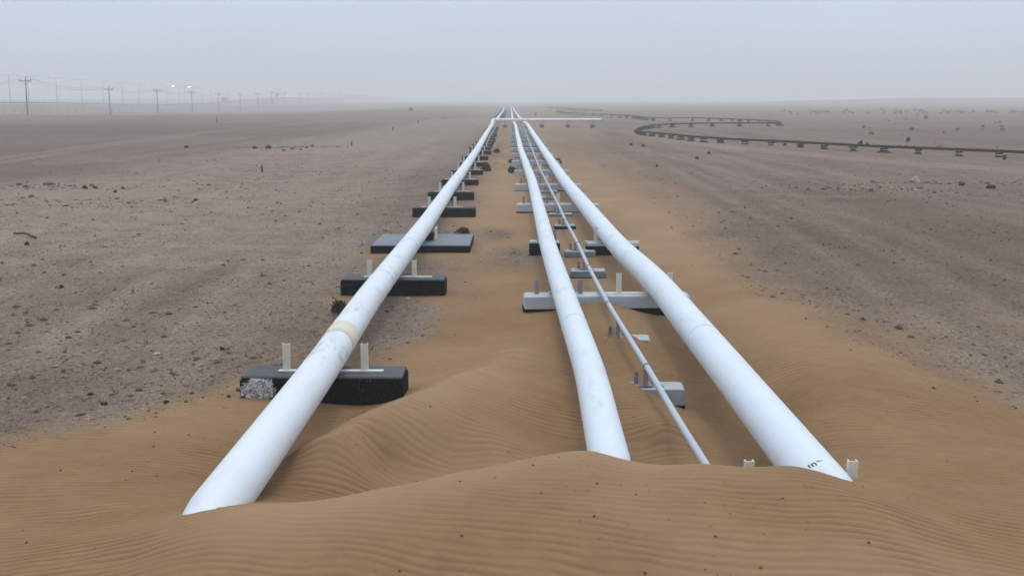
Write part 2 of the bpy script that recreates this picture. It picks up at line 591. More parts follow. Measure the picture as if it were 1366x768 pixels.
    b.inputs['Specular IOR Level'].default_value = .12
    # fine relief
    gh = mathn(nt, 'ADD', v1.outputs['Distance'], mathn(nt, 'MULTIPLY', v2.outputs['Distance'], 1.6))
    gh = mathn(nt, 'MULTIPLY', gh, mathn(nt, 'SUBTRACT', 1.0, ef))
    nb = bump(nt, gh, .55, .018)
    nb = bump(nt, n2.outputs['Fac'], .25, .002, nb)
    # ripples beyond the modelled ones
    wv = N(nt, 'ShaderNodeTexWave', wave_type='BANDS', bands_direction='Y', wave_profile='SIN')
    wv.inputs['Scale'].default_value = 3.4
    wv.inputs['Distortion'].default_value = 5.0
    wv.inputs['Detail'].default_value = 2.5
    wv.inputs['Detail Scale'].default_value = .55
    L.new(pos, wv.inputs['Vector'])
    ln = N(nt, 'ShaderNodeVectorMath', operation='LENGTH'); L.new(pos, ln.inputs[0])
    far = ramp(nt, mathn(nt, 'MULTIPLY', ln.outputs['Value'], .02), [(.17, 0.0), (.26, 1.0), (.7, 1.0), (1.0, .0)]).outputs['Color']
    nb = bump(nt, mathn(nt, 'MULTIPLY', mathn(nt, 'MULTIPLY', wv.outputs['Fac'], far), ef), .35, .03, nb)
    L.new(nb, b.inputs['Normal'])
    return m


def paint_mat(name, base, smudge=None, amount=.0, rough=.45, streak=(1, 1, 1), dust=.25):
    m, nt, b = new_mat(name)
    co = N(nt, 'ShaderNodeTexCoord').outputs['Object']
    c = mixc(nt, ramp(nt, noise(nt, co, 1.3, 5, .6).outputs['Fac'], [(.35, 0.0), (.75, dust)]).outputs['Color'], base, (.62, .55, .46))
    if smudge:
        f = noise(nt, mapping(nt, co, streak), 2.6, 6, .62, .4).outputs['Fac']
        f2 = noise(nt, co, .55, 3, .5).outputs['Fac']
        k = mathn(nt, 'MULTIPLY', ramp(nt, f, [(.52, 0.0), (.66, 1.0)]).outputs['Color'], ramp(nt, f2, [(.42, 0.0), (.6, amount)]).outputs['Color'])
        c = mixc(nt, k, c, smudge)
    nt.links.new(c, b.inputs['Base Color'])
    r = ramp(nt, noise(nt, co, 7, 4).outputs['Fac'], [(.3, rough - .1), (.7, rough + .15)])
    nt.links.new(r.outputs['Color'], b.inputs['Roughness'])
    nt.links.new(bump(nt, noise(nt, co, 35, 3).outputs['Fac'], .08, .004), b.inputs['Normal'])
    b.inputs['Specular IOR Level'].default_value = .35
    return m


def concrete_mat(name, base, chip, chip_amt, rough=.9, scale=60, patch=None):
    m, nt, b = new_mat(name)
    co = N(nt, 'ShaderNodeTexCoord').outputs['Object']
    c = mixc(nt, noise(nt, co, 5, 5, .65).outputs['Fac'], tuple(v * .72 for v in base), tuple(v * 1.25 for v in base))
    f = ramp(nt, noise(nt, co, scale, 3, .7).outputs['Fac'], [(.60, 0.0), (.70, chip_amt)]).outputs['Color']
    c = mixc(nt, f, c, chip)
    if patch:
        px, py, pz, rx, rz = patch
        mp = N(nt, 'ShaderNodeVectorMath', operation='SUBTRACT'); nt.links.new(co, mp.inputs[0]); mp.inputs[1].default_value = (px, py, pz)
        ms = N(nt, 'ShaderNodeVectorMath', operation='MULTIPLY'); nt.links.new(mp.outputs[0], ms.inputs[0]); ms.inputs[1].default_value = (1 / rx, .4, 1 / rz)
        ln = N(nt, 'ShaderNodeVectorMath', operation='LENGTH'); nt.links.new(ms.outputs[0], ln.inputs[0])
        d = mathn(nt, 'ADD', ln.outputs['Value'], mathn(nt, 'MULTIPLY', mathn(nt, 'SUBTRACT', noise(nt, co, 9, 5, .7).outputs['Fac'], .5), 1.5))
        k = ramp(nt, d, [(.85, 1.0), (1.0, 0.0)]).outputs['Color']
        white = mixc(nt, ramp(nt, noise(nt, co, 38, 4, .7).outputs['Fac'], [(.40, 1.0), (.56, 0.0)]).outputs['Color'], (.58, .58, .60), (.08, .08, .085))
        c = mixc(nt, k, c, white)
    nt.links.new(c, b.inputs['Base Color'])
    b.inputs['Roughness'].default_value = rough
    b.inputs['Specular IOR Level'].default_value = .12
    nt.links.new(bump(nt, noise(nt, co, scale * .9, 4, .7).outputs['Fac'], .5, .008), b.inputs['Normal'])
    return m


M = {}
M['ground'] = make_ground_mat()
M['pipe'] = paint_mat('white_pipe_paint', (.66, .75, .83), (.46, .45, .42), .5, streak=(2, .5, 2), dust=.24)
M['pipe_worn'] = paint_mat('worn_white_pipe_paint', (.69, .76, .82), (.40, .43, .46), .75, streak=(2.2, .7, 1.2), dust=.2)
M['pipe_thin'] = paint_mat('grey_thin_pipe_paint', (.42, .48, .55), dust=.15)
M['pipe_ring'] = paint_mat('grey_coupling', (.20, .22, .24), rough=.5)
M['band'] = paint_mat('cream_weld_wrap', (.68, .65, .53), (.5, .42, .28), .5, rough=.6)
M['post_cream'] = paint_mat('cream_post_paint', (.60, .57, .50), (.35, .32, .27), .5, rough=.6)
M['post_grey'] = paint_mat('grey_galvanised_post', (.20, .21, .22), (.12, .1, .09), .5, rough=.6)
M['plate'] = paint_mat('pale_slide_plate', (.68, .66, .60), (.4, .35, .3), .5, rough=.6)
M['bitumen'] = concrete_mat('bitumen_coat', (.007, .007, .0075), (.17, .17, .17), .8, scale=48)
M['bitumen_patch'] = concrete_mat('bitumen_coat_flaked', (.007, .007, .0075), (.17, .17, .17), .8, scale=48, patch=(-.76, -.26, .12, .22, .15))
M['block_top'] = concrete_mat('weathered_concrete_top', (.105, .115, .12), (.2, .2, .2), .4)
M['pale'] = concrete_mat('pale_painted_concrete', (.44, .49, .52), (.34, .33, .31), .3, rough=.75)
M['light_blue_grey'] = concrete_mat('light_blue_grey_painted_concrete', (.32, .37, .41), (.2, .2, .2), .3, rough=.75)
M['blue_grey'] = concrete_mat('blue_grey_painted_concrete', (.20, .235, .26), (.1, .1, .1), .3, rough=.75)
M['brown_steel'] = paint_mat('brown_rusted_pipe', (.009, .006, .005), (.02, .011, .008), .7, rough=.9, dust=.01)
M['dark_earth'] = concrete_mat('dark_packed_rubble', (.026, .020, .017), (.09, .07, .06), .5, scale=14)
M['wood'] = paint_mat('weathered_pole_wood', (.055, .045, .038), (.03, .025, .02), .6, rough=.9, streak=(3, 3, .3), dust=.05)
M['steel'] = paint_mat('galvanised_lamp_steel', (.25, .26, .27), rough=.5, dust=.1)
M['rail'] = paint_mat('dark_rail_steel', (.05, .05, .05), rough=.6, dust=.1)
M['dark_metal'] = paint_mat('dark_vehicle_paint', (.06, .07, .08), rough=.4, dust=.1)
M['tyre'] = paint_mat('tyre_rubber', (.02, .02, .02), rough=.9, dust=.2)
M['red'] = paint_mat('red_marker_paint', (.42, .03, .02), rough=.6, dust=.1)
M['asphalt'] = paint_mat('dusty_asphalt', (.09, .085, .08), rough=.9, dust=.3)
M['ink'] = paint_mat('black_marker_ink', (.008, .008, .012), rough=.7, dust=0)
M['twig'] = paint_mat('dry_twig', (.075, .052, .032), (.03, .02, .014), .6, rough=.95, dust=.1)
M['leaf'] = paint_mat('dark_desert_leaf', (.038, .036, .020), (.02, .02, .012), .6, rough=.9, dust=.12)
M['glass'] = paint_mat('dark_cab_glass', (.03, .035, .04), rough=.15, dust=0)


def stone_mat():
    m, nt, b = new_mat('desert_stone')
    t = N(nt, 'ShaderNodeAttribute', attribute_name='tone').outputs['Fac']
    co = N(nt, 'ShaderNodeNewGeometry').outputs['Position']
    c = ramp(nt, t, [(0.0, (.030, .020, .016)), (.45, (.075, .052, .042)), (.8, (.16, .12, .098)), (.93, (.30, .26, .23)), (1.0, (.52, .49, .46))]).outputs['Color']
    c = mixc(nt, .4, c, mixc(nt, noise(nt, co, 30, 4).outputs['Fac'], (.02, .015, .012), (.26, .2, .16)))
    nt.links.new(c, b.inputs['Base Color'])
    b.inputs['Roughness'].default_value = .9
    b.inputs['Specular IOR Level'].default_value = .2
    return m


M['stone'] = stone_mat()
M['rock_dark'] = concrete_mat('dark_desert_rock', (.032, .024, .020), (.12, .09, .075), .5, scale=18)
M['rock_pale'] = concrete_mat('pale_desert_rock', (.36, .34, .32), (.2, .17, .14), .5, scale=12)
M['rock_brown'] = concrete_mat('brown_desert_rock', (.14, .095, .07), (.06, .045, .035), .6, scale=12)
lm, lnt, lb = new_mat('lit_lamp_lens')
lb.inputs['Base Color'].default_value = (.9, .9, .85, 1)
lb.inputs['Emission Color'].default_value = (1.0, .93, .85, 1)
lb.inputs['Emission Strength'].default_value = 40
M['lit'] = lm


# ------------------------------------------------------------------ ground sheet
# patches of dark reddish stone on the plain (px, py, half width, half depth, strength)
RUST = [(90, 172, 34, 30, .8), (40, 228, 14, 7, .6), (260, 170, 16, 16, .5), (1130, 320, 4.5, 5, .55), (1270, 380, 4, 3.5, .55), (1010, 330, 2.6, 4, .5), (1250, 175, 16, 14, .5), (1120, 265, 5, 3, .4)]
# wheel tracks and graded strips on the plain: points in the photograph, half width, rut width (0 = whole strip), strength
TRACKS = [([(40, 305), (300, 238), (500, 190), (640, 158)], 9, 0, .7), ([(250, 330), (450, 240), (600, 175)], 4, 0, .6),
          ([(-200, 240), (0, 214), (120, 196), (260, 178), (420, 163), (560, 153)], .85, .35, .6),
          ([(380, 345), (470, 270), (560, 205), (625, 165), (655, 148)], 1.6, 0, .5),
          ([(150, 450), (250, 380), (420, 262), (545, 190), (620, 158)], .85, .3, .5),
          ([(-150, 420), (100, 335), (330, 262), (520, 190), (600, 160)], .85, .35, .45),
          ([(900, 215), (1000, 265), (1130, 330), (1366, 470), (1500, 560)], .85, .28, .32),
          ([(860, 205), (980, 240), (1180, 320), (1366, 405), (1600, 500)], .85, .28, .28),
          ([(1600, 240), (1366, 228), (1200, 217), (1050, 205), (900, 190), (830, 175)], 1.8, 0, .55),
          ([(1500, 300), (1250, 262), (1050, 222), (900, 190)], .85, .3, .25)]
def build_ground():
    rs = [0.35]
    while rs[-1] < 3.4: rs.append(rs[-1] + .12)
    while rs[-1] < 15: rs.append(rs[-1] + max(.0145, rs[-1] * .0021))
    while rs[-1] < 5200: rs.append(rs[-1] * 1.0125)
    rs = np.array(rs)
    fine = np.arange(-37, 37.01, .125)
    mid = np.concatenate([np.arange(-60, -37, .6), fine, np.arange(37.6, 60.1, .6)])
    rest = np.arange(65, 296, 5.0)
    ang = np.radians(np.concatenate([mid, rest]))
    nr, na = len(rs), len(ang)
    A, RR = np.meshgrid(ang, rs)
    x = (RR * np.sin(A)).ravel(); y = (RR * np.cos(A)).ravel()
    z, sm, rp = ground_z(x, y, ripple=True)
    V = np.stack([x, y, z], 1)
    V = np.vstack([V, [[0, 0, float(z[:na].mean())]]])
    i = np.arange(nr - 1)[:, None]; j = np.arange(na)[None, :]
    j2 = (j + 1) % na
    F = np.stack([i * na + j, i * na + j2, (i + 1) * na + j2, (i + 1) * na + j], -1).reshape(-1, 4)[:, ::-1]
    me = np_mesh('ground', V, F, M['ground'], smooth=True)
    a = me.attributes.new('sand', 'FLOAT', 'POINT')
    a.data.foreach_set('value', np.append(sm, 1.0).astype(np.float32))
    a = me.attributes.new('grain', 'FLOAT', 'POINT')
    a.data.foreach_set('value', np.append(np.clip(.5 + rp / .02, 0, 1), .5).astype(np.float32))
    # fine pale sand lies up the corridor, coarser brown sand in front
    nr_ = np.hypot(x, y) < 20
    crest_light = np.zeros_like(x)
    crest_light[nr_] = .85 * np.exp(-(seg_dist(x[nr_], y[nr_], CREST_A) / .55) ** 2) + .55 * np.exp(-(seg_dist(x[nr_], y[nr_], CREST_B) / .4) ** 2)  # overhead light on the drift crests, painted in as a paler tone
    pale_s = np.clip(crest_light + sstep(11, 34, y) * .75 + .45 * sstep(-.1, .5, fbm(x / 2.2, y / 2.2, 3)), 0, 1)
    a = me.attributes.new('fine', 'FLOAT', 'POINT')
    a.data.foreach_set('value', np.append(pale_s, .5).astype(np.float32))
    tk = np.zeros_like(x)
    for pts, half, rut, st_ in TRACKS:
        W_ = [at(px, py) for px, py in pts]
        best = np.full_like(x, 1e9)
        for p, q in zip(W_[:-1], W_[1:]):
            dx, dy = q.x - p.x, q.y - p.y
            t = np.clip(((x - p.x) * dx + (y - p.y) * dy) / (dx * dx + dy * dy), 0, 1)
            best = np.minimum(best, np.hypot(x - p.x - t * dx, y - p.y - t * dy))
        if rut: k = np.exp(-((best - half) / rut) ** 2)
        else: k = sstep(half * 1.3, half * .4, best)
        tk = np.maximum(tk, st_ * k)
    ru = np.zeros_like(x)
    wn_ = fbm(x / 4, y / 5, 4)
    for px, py, rx, ry_, st_ in RUST:
        p = at(px, py)
        ru = np.maximum(ru, st_ * np.exp(-(((x - p.x) / rx) ** 2 + ((y - p.y) / ry_) ** 2) * (1 + 1.2 * wn_)))
    a = me.attributes.new('rust', 'FLOAT', 'POINT')
    a.data.foreach_set('value', np.append(ru, 0).astype(np.float32))
    a = me.attributes.new('track', 'FLOAT', 'POINT')
    a.data.foreach_set('value', np.append(tk, 0).astype(np.float32))
    o = link('ground', me)
    tag(o, 'drifted brown sand and stony grey desert plain reaching the horizon', kind='structure')


build_ground()

# ------------------------------------------------------------------ pipe axis lines (height .5 over the plain)
ZP, ZT = .50, .35
RL, RM, RR_ = .203, .175, .213


def axis_pts(pp, z):
    return [at(px, py, z) for px, py in pp]


CROSS_D = 107.0
crossY = at(700, 160, .98).y
LEFT = axis_pts([(311, 650), (426.5, 494), (490, 400), (567, 300), (601, 250), (616, 230), (636.5, 200), (648, 180)], ZP)
MID = axis_pts([(808, 590), (788.5, 500), (754.5, 400), (731.7, 330), (709.3, 240), (703.8, 225), (694.8, 200), (690.2, 180), (687.6, 167)], ZP)
RIGHT = axis_pts([(1082, 630), (977, 500), (876, 376), (826, 330), (752, 240), (725, 200), (712, 180), (703.5, 166)], ZP)
THIN = axis_pts([(940, 617), (905, 561), (863, 489), (811, 405), (785, 356), (771, 325), (754, 294), (747, 278), (733, 250), (720, 225), (711, 203), (704, 185), (699, 170)], ZT)


def extend_near(P, d):
    a, b = P[0], P[1]
    u = (a - b).normalized()
    return [a + u * d + Vector((0, 0, -.6)), a + u * .55] + P


def interp_x(P, y):
    for a, b in zip(P[:-1], P[1:]):
        if a.y <= y <= b.y:
            t = (y - a.y) / (b.y - a.y)
            return a.x + (b.x - a.x) * t
    return P[0].x if y < P[0].y else P[-1].x


# far continuations beyond the crossing pipe
FARL = axis_pts([(664, 157.5), (671, 148.4), (672.5, 142.6)], ZP)
FARM = axis_pts([(683.5, 157.5), (682.4, 148), (681.5, 142.3)], ZP)
FARR = axis_pts([(693.3, 157.5), (686.6, 148.4), (684.4, 142.3)], ZP)


def weld(parent, P, y, r, mat, name, width, proud):
    """a raised ring round a pipe"""
    x = interp_x(P, y); x2 = interp_x(P, y + .05)
    d = Vector((x2 - x, .05, 0)).normalized()
    c = Vector((x, y, P[0].z))
    bm = bmesh.new()
    cyl_bm(bm, c - d * width / 2, c + d * width / 2, r + proud, seg=40)
    return link(name, mesh_from_bm(name, bm, mat), parent)


def make_pipe(name, pts, r, mat, label, step=.35, seg=32, cat='pipeline'):
    o = empty(name, (pts[0].x, pts[0].y, pts[0].z))
    me = tube(name, pts, r, mat, seg)
    b = link('pipe_body', me, o)
    b.matrix_parent_inverse = Matrix.Translation(o.location).inverted()
    tag(o, label, cat)
    return o


def chamfer(P, step):
    """straight runs with short bends, as laid pipe"""
    out = [P[0]]
    for i in range(1, len(P) - 1):
        a, b, c = P[i - 1], P[i], P[i + 1]
        l = min(1.2, (b - a).length * .3, (c - b).length * .3)
        p, q = b + (a - b).normalized() * l, b + (c - b).normalized() * l
        for t in (0, .25, .5, .75, 1):
            out.append(p * (1 - t) ** 2 + b * 2 * t * (1 - t) + q * t * t)
    out.append(P[-1])
    return out


# left pipe: rises a little and turns right as the crossing run at the far end
zc_ = .98
elb = Vector((interp_x(LEFT, 70) - .12, crossY, zc_))
Lrun = extend_near(LEFT, 2.2)
body = chamfer(Lrun + [Vector((elb.x - .05, crossY - 9, ZP))], .4)
body += [Vector((elb.x - .05, crossY - 6, ZP + .12)), Vector((elb.x - .02, crossY - 3, zc_ - .08)), Vector((elb.x, crossY - 1.2, zc_))]
for k in range(1, 7):
    a = math.pi / 2 * k / 6
    body.append(Vector((elb.x + .6 * (1 - math.cos(a)), crossY - .6 - .6 + .6 + .6 * math.sin(a) - .0, zc_)))
endx = at(803, 160, zc_).x
body += [Vector((elb.x + 3, crossY, zc_)), Vector((endx * .5, crossY, zc_)), Vector((endx - .8, crossY, zc_)), Vector((endx, crossY, zc_))]
pl = make_pipe('left_white_pipeline', body, RL, M['pipe_worn'], 'stained white pipeline on the left, turning right as a crossing run far off')
pl.name = 'white_pipeline'


def keep(o, parent):
    o.matrix_parent_inverse = Matrix.Translation(parent.location).inverted()
    return o


b = keep(weld(pl, LEFT, at(455, 455, ZP).y, RL, M['band'], 'weld_wrap', .55, .003), pl); tag(b, 'cream wrapped weld band')
keep(weld(pl, LEFT, at(507, 376, ZP).y, RL, M['band'], 'weld_seam', .035, .003), pl)
for yy in (278, 240, 217, 200): keep(weld(pl, LEFT, at(600, yy, ZP).y, RL, M['pipe_worn'], 'weld_seam', .03, .004), pl)
keep(weld(pl, LEFT, at(545, 330, ZP).y, RL, M['pipe_worn'], 'weld_seam', .03, .004), pl)
pm = make_pipe('white_pipeline', chamfer(extend_near(MID, 1.8) + [Vector((MID[-1].x - .1, crossY + 2, ZP - .05)), FARM[0]] + FARM[1:], .4), RM, M['pipe'], 'slimmer white pipeline in the middle, running straight to the horizon')
for yy in (435.5, 318, 258, 226, 206):
    keep(weld(pm, MID, at(700, yy, ZP).y, RM, M['pipe'], 'weld_seam', .03, .004), pm)
pr = make_pipe('white_pipeline', chamfer(extend_near(RIGHT, 1.8) + [Vector((RIGHT[-1].x, crossY - 1.5, ZP - .05)), FARR[0]] + FARR[1:], .4), RR_, M['pipe'], 'widest white pipeline on the right, its near end buried in sand')
for yy in (455, 300, 250, 222, 203):
    keep(weld(pr, RIGHT, at(700, yy, ZP).y, RR_, M['pipe'], 'weld_seam', .03, .0035), pr)
pf = make_pipe('white_pipeline', chamfer([Vector((FARL[0].x - .3, crossY + 2.5, -.3)), Vector((FARL[0].x - .2, crossY + 3.2, ZP))] + FARL, .4), RL, M['pipe_worn'], 'far white pipeline running on beyond the left end of the crossing run')
pt = make_pipe('thin_pipeline', chamfer(extend_near(THIN, 1.6) + [Vector((THIN[-1].x, crossY + 4, ZT))], .4), .0375, M['pipe_thin'], 'thin grey pipeline between the middle and right white pipelines', seg=16)
for py in (489, 405, 356, 325, 294, 262):
    keep(weld(pt, THIN, at(700, py, ZT).y, .0375, M['pipe_ring'], 'coupling', .05, .009), pt)

# black handwriting on the right pipe just above the sand
def pipe_mark():
    y0 = at(1091, 630, ZP + .15).y
    c = Vector((interp_x(RIGHT, y0), y0, ZP))
    dv = (RIGHT[0] - RIGHT[1]).normalized()        # towards the viewer
    sx = dv.cross(Vector((0, 0, 1))).normalized()
    r = RR_ + .0015
    strokes = [[(-.03, .09), (-.03, .03)], [(-.005, .03), (-.005, .075), (.012, .082), (.022, .07), (.022, .03)], [(.042, .09), (.055, .098)], [(.062, .088), (.082, .094)]]
    V, F = [], []
    for s in strokes:
        for (a0, b0), (a1, b1) in zip(s[:-1], s[1:]):
            d = Vector((a1 - a0, b1 - b0)).normalized() * .0055
            n = Vector((-d.y, d.x))
            base = len(V)
            for (a, b_, k) in ((a0 - d.x, b0 - d.y, 1), (a0 - d.x, b0 - d.y, -1), (a1 + d.x, b1 + d.y, -1), (a1 + d.x, b1 + d.y, 1)):
                u, v = a + n.x * k, b_ + n.y * k
                th = R(64) + u / r
                p = c - dv * v - sx * (r * math.cos(th)) * -1 + Vector((0, 0, 1)) * (r * math.sin(th))
                V.append(tuple(p))
            F.append((base, base + 1, base + 2, base + 3))
    me = bpy.data.meshes.new('painted_mark')
    me.from_pydata(V, [], F)
    me.materials.append(M['ink'])
    keep(tag(link('painted_mark', me, pr), 'black handwritten characters'), pr)


pipe_mark()


# ------------------------------------------------------------------ supports
def block_mesh(name, w, d, z0, zs, z1, mats, bev=.02, jit=.007, seed=0):
    """a cast sleeper: lower band, upper band, top; corners chipped a little. mats = low, up, top"""
    rr = random.Random(seed)
    bm = bmesh.new()
    rings = []
    def ring(z, inset, ch):
        hw, hd = w / 2 - inset, d / 2 - inset
        pts = [(-hw + ch, -hd), (hw - ch, -hd), (hw, -hd + ch), (hw, hd - ch), (hw - ch, hd), (-hw + ch, hd), (-hw, hd - ch), (-hw, -hd + ch)]
        rings.append([bm.verts.new((x + rr.uniform(-jit, jit), y + rr.uniform(-jit, jit), z + rr.uniform(-jit, jit) * .5)) for x, y in pts])
    ring(z0, -.012, bev)
    ring(zs, -.006, bev)
    ring(zs + .002, 0, bev)
    ring(z1 - bev, .006, bev)
    ring(z1 - bev * .3, .006 + bev * .3, bev)
    ring(z1, .006 + bev, bev)
    band = [0, 0, 1, 2, 2]
    for k in range(5):
        for i in range(8):
            f = bm.faces.new((rings[k][i], rings[k][(i + 1) % 8], rings[k + 1][(i + 1) % 8], rings[k + 1][i]))
            f.material_index = band[k]
    f = bm.faces.new(rings[-1]); f.material_index = 2
    f = bm.faces.new(rings[0][::-1]); f.material_index = 0
    return mesh_from_bm(name, bm, mats)


def post_mesh(h, w=.075, t=.012, mat=None, channel=True):
    """an upright steel angle with its web towards the viewer"""
    bm = bmesh.new()
    box_bm(bm, 0, -w * .35, h / 2, w, t, h, .002)
    box_bm(bm, w / 2 - t / 2, 0, h / 2 - .002, t, w * .7 - t, h, .002)
    if channel:
        box_bm(bm, -w / 2 + t / 2, 0, h / 2 - .002, t, w * .7 - t, h, .002)
    return mesh_from_bm('post', bm, mat)


def plate_mesh(w, d, t, mat):
    bm = bmesh.new()
    box_bm(bm, 0, 0, t / 2, w, d, t, .003)
    return mesh_from_bm('slide_plate', bm, mat)


ZB = .28
POST_C = [post_mesh(.33, .085, mat=M['post_cream']), post_mesh(.31, .085, mat=M['post_cream'], channel=False)]
POST_G = [post_mesh(.24, .075, mat=M['post_grey']), post_mesh(.22, .075, mat=M['post_grey'], channel=False)]
POST_T = post_mesh(.15, .05, mat=M['post_grey'])
PLATE = plate_mesh(1.26, .075, .015, M['plate'])
PLATE_T = plate_mesh(.42, .06, .01, M['post_grey'])
PAD = plate_mesh(.34, .16, .045, M['pale'])
blkL = [block_mesh('sleeper', 1.9, .52, -.45, ZB - .06, ZB, [M['bitumen'], M['bitumen'], M['block_top']], .022, seed=s) for s in range(3)]
blkL0 = block_mesh('sleeper', 1.92, .52, -.45, ZB - .06, ZB, [M['bitumen_patch'], M['bitumen_patch'], M['block_top']], .022, seed=9)
# (px left, px right, py of the front top edge)
left_blocks = [(322.5, 537, 501), (457, 591, 372), None, (553, 629, 277), (580, 632, 256), (595, 639, 239.5), (607, 646, 227), (611, 651, 216.5), (618, 654, 208), (623, 656, 201)]
ys_left = []
n_left = 0
for k in range(26):
    if k < len(left_blocks) and left_blocks[k]:
        a, b_, py = left_blocks[k]
        p0, p1 = at(a, py, ZB), at(b_, py, ZB)
        y = (p0.y + p1.y) / 2 + .22; x = (p0.x + p1.x) / 2
        if k >= 3: x = interp_x(LEFT, y) + rng.uniform(-.05, .12)
    elif k == 2:
        continue
    else:
        y = ys_left[-1] + 5.3; x = interp_x(LEFT, y) + rng.uniform(-.08, .12)
    if y > crossY - 7: break
    ys_left.append(y)
    o = empty('pipe_support', (x, y, 0), R(rng.uniform(-1.2, 1.2)))
    dz = -.02 if k > 4 and rng.random() < .3 else 0
    i = k if k < 2 else k - 1
    ordn = ORD[n_left] if n_left else 'nearest'
    if k == 0:
        lab = 'black concrete sleeper with a flaked white patch, nearest under the left pipeline'
    else:
        lab = 'black concrete sleeper under the left pipeline, %s of them from the viewer' % ORD[n_left]
    n_left += 1
    tag(o, lab, 'pipe support', 'black sleepers under the left pipeline')
    sl = link('sleeper', blkL0 if k == 0 else blkL[k % 3], o, (0, 0, dz))
    if k >= 4: sl.scale = (.80 if k > 4 else .86, 1, 1)
    pc = interp_x(LEFT, y) - x
    link('slide_plate', PLATE, o, (pc if k > 1 else .07, -.02, ZB + .0005 + dz))
    offs = [(-.47, .47), (-.46, .37)][k] if k < 2 else (-.40 + rng.uniform(-.04, .04), .40 + rng.uniform(-.04, .04))
    for q, sx in enumerate(offs):
        pz = ZB + .001 + dz
        link('post', POST_C[k % 2], o, (sx + (0 if k < 2 else pc), .03, pz))
# the broad low slab, third from the viewer
pa, pb, pc_ = at(495, 327, .15), at(627, 327, .15), at(571, 312, .15)
sx0, sx1, sy0, sy1 = pa.x, pb.x, pa.y, pc_.y
o = empty('pipe_support', ((sx0 + sx1) / 2, (sy0 + sy1) / 2, 0), R(-.6))
tag(o, 'broad flat grey slab under the left pipeline with a dark upright stand', 'pipe support', 'black sleepers under the left pipeline')
link('slab', block_mesh('slab', sx1 - sx0, sy1 - sy0, -.4, .125, .15, [M['bitumen'], M['block_top'], M['blue_grey']], .02, seed=4), o)
bm = bmesh.new()
box_bm(bm, .05, 0, .215, .34, .5, .13, .01)
box_bm(bm, .05, 0, .285, .26, .6, .012, .002)
link('stand', mesh_from_bm('stand', bm, M['bitumen']), o)
bm = bmesh.new()
box_bm(bm, 0, 0, .15, .03, .5, .30, .003)
link('guide_plate', mesh_from_bm('guide_plate', bm, M['post_cream']), o, (.30, -.1, .151))

# wide pale beams that carry both right-hand pipes
wide = [(698, 922, 394), (690, 798, 272), (688, 774, 245.5), (689, 757, 227)]
wide_y = []
mw = [block_mesh('beam', 2.80, .42, -.35, ZB - .22, ZB - .01, [M['bitumen'], M['pale'], M['pale']], .03, seed=20), block_mesh('beam', 2.6, .40, -.35, ZB - .25, ZB - .01, [M['bitumen'], M['pale'], M['pale']], .03, seed=21)]


def wide_support(x, y, k, rz, label):
    o = empty('pipe_support', (x, y, 0), rz)
    tag(o, label, 'pipe support', 'pale beams under the middle and right pipelines')
    link('beam', mw[0] if k == 0 else mw[1], o)
    zt = ZB - .0095
    xm, xr = interp_x(MID, y) - x, interp_x(RIGHT, y) - x
    link('saddle_pad', PAD, o, (xm, 0, zt))
    link('slide_plate', PLATE, o, (xr - .2, 0, zt))
    for q, (dx, P) in enumerate([(xm - .38, POST_G[k % 2]), (xm + .36, POST_G[k % 2]), (xr - .60, POST_C[k % 2]), (xr + .27, POST_C[k % 2])]):
        link('post', P, o, (dx, .05, zt + (.0005 if q < 2 else .016)))
    return o


for k, (a, b_, py) in enumerate(wide):
    p0, p1 = at(a, py, ZB), at(b_, py, ZB)
    x, y = (p0.x + p1.x) / 2, (p0.y + p1.y) / 2 + .2
    wide_y.append(y)
    wide_support(x, y, k, R(2.2) if k == 0 else R(rng.uniform(-1, 1)), 'wide pale concrete beam under the middle and right pipelines, %s from the viewer' % ORD[k])
y = wide_y[-1]
for k in range(4, 13):
    y += 7.5
    if y > crossY - 2: break
    wide_support((interp_x(MID, y) + interp_x(RIGHT, y)) / 2, y, k, 0, 'wide pale concrete beam under the middle and right pipelines, %s from the viewer' % ORD[k])

# single sleepers under the middle and under the right pipe, between the first two wide beams
p0, p1 = at(708, 322, ZB), at(745.5, 322, ZB)
o = empty('pipe_support', ((p0.x + p1.x) / 2, p0.y + .2, 0))
tag(o, 'small black sleeper with a white top under the middle pipeline', 'pipe support')
link('sleeper', block_mesh('sleeper', p1.x - p0.x + .05, .36, -.4, ZB - .055, ZB - .01, [M['bitumen'], M['pale'], M['pale']], .02, seed=31), o)
link('saddle_pad', PAD, o, (interp_x(MID, o.location.y) - o.location.x, 0, ZB - .0095))
for dx in (-.09, .26): link('post', POST_G[0], o, (dx - .02, .05, ZB - .009))
p0 = at(783, 323, ZB)
o = empty('pipe_support', (p0.x + .6, p0.y + .2, 0))
tag(o, 'pale low sleeper with one upright post under the right pipeline', 'pipe support')
link('sleeper', block_mesh('sleeper', 1.2, .36, -.4, ZB - .1, ZB - .02, [M['bitumen'], M['pale'], M['pale']], .02, seed=32), o)
link('slide_plate', PLATE, o, (.0, 0, ZB - .0195))
link('post', POST_C[0], o, (-.38, .05, ZB - .0045))

# the buried support at the near end: only its two posts show
p0, p1 = at(999, 618, .66), at(1137, 618, .66)
o = empty('pipe_support', ((p0.x + p1.x) / 2, (p0.y + p1.y) / 2, 0))
tag(o, 'two pale post tops sticking out of the sand beside the right pipeline', 'pipe support')
link('sleeper', block_mesh('sleeper', 1.5, .4, -.35, .05, .27, [M['bitumen'], M['pale'], M['pale']], .02, seed=33), o)
nearP = post_mesh(.42, .075, mat=M['post_cream'])
for s in (-1, 1):
    link('post', nearP, o, (s * (p1.x - p0.x) / 2, 0, .2705))

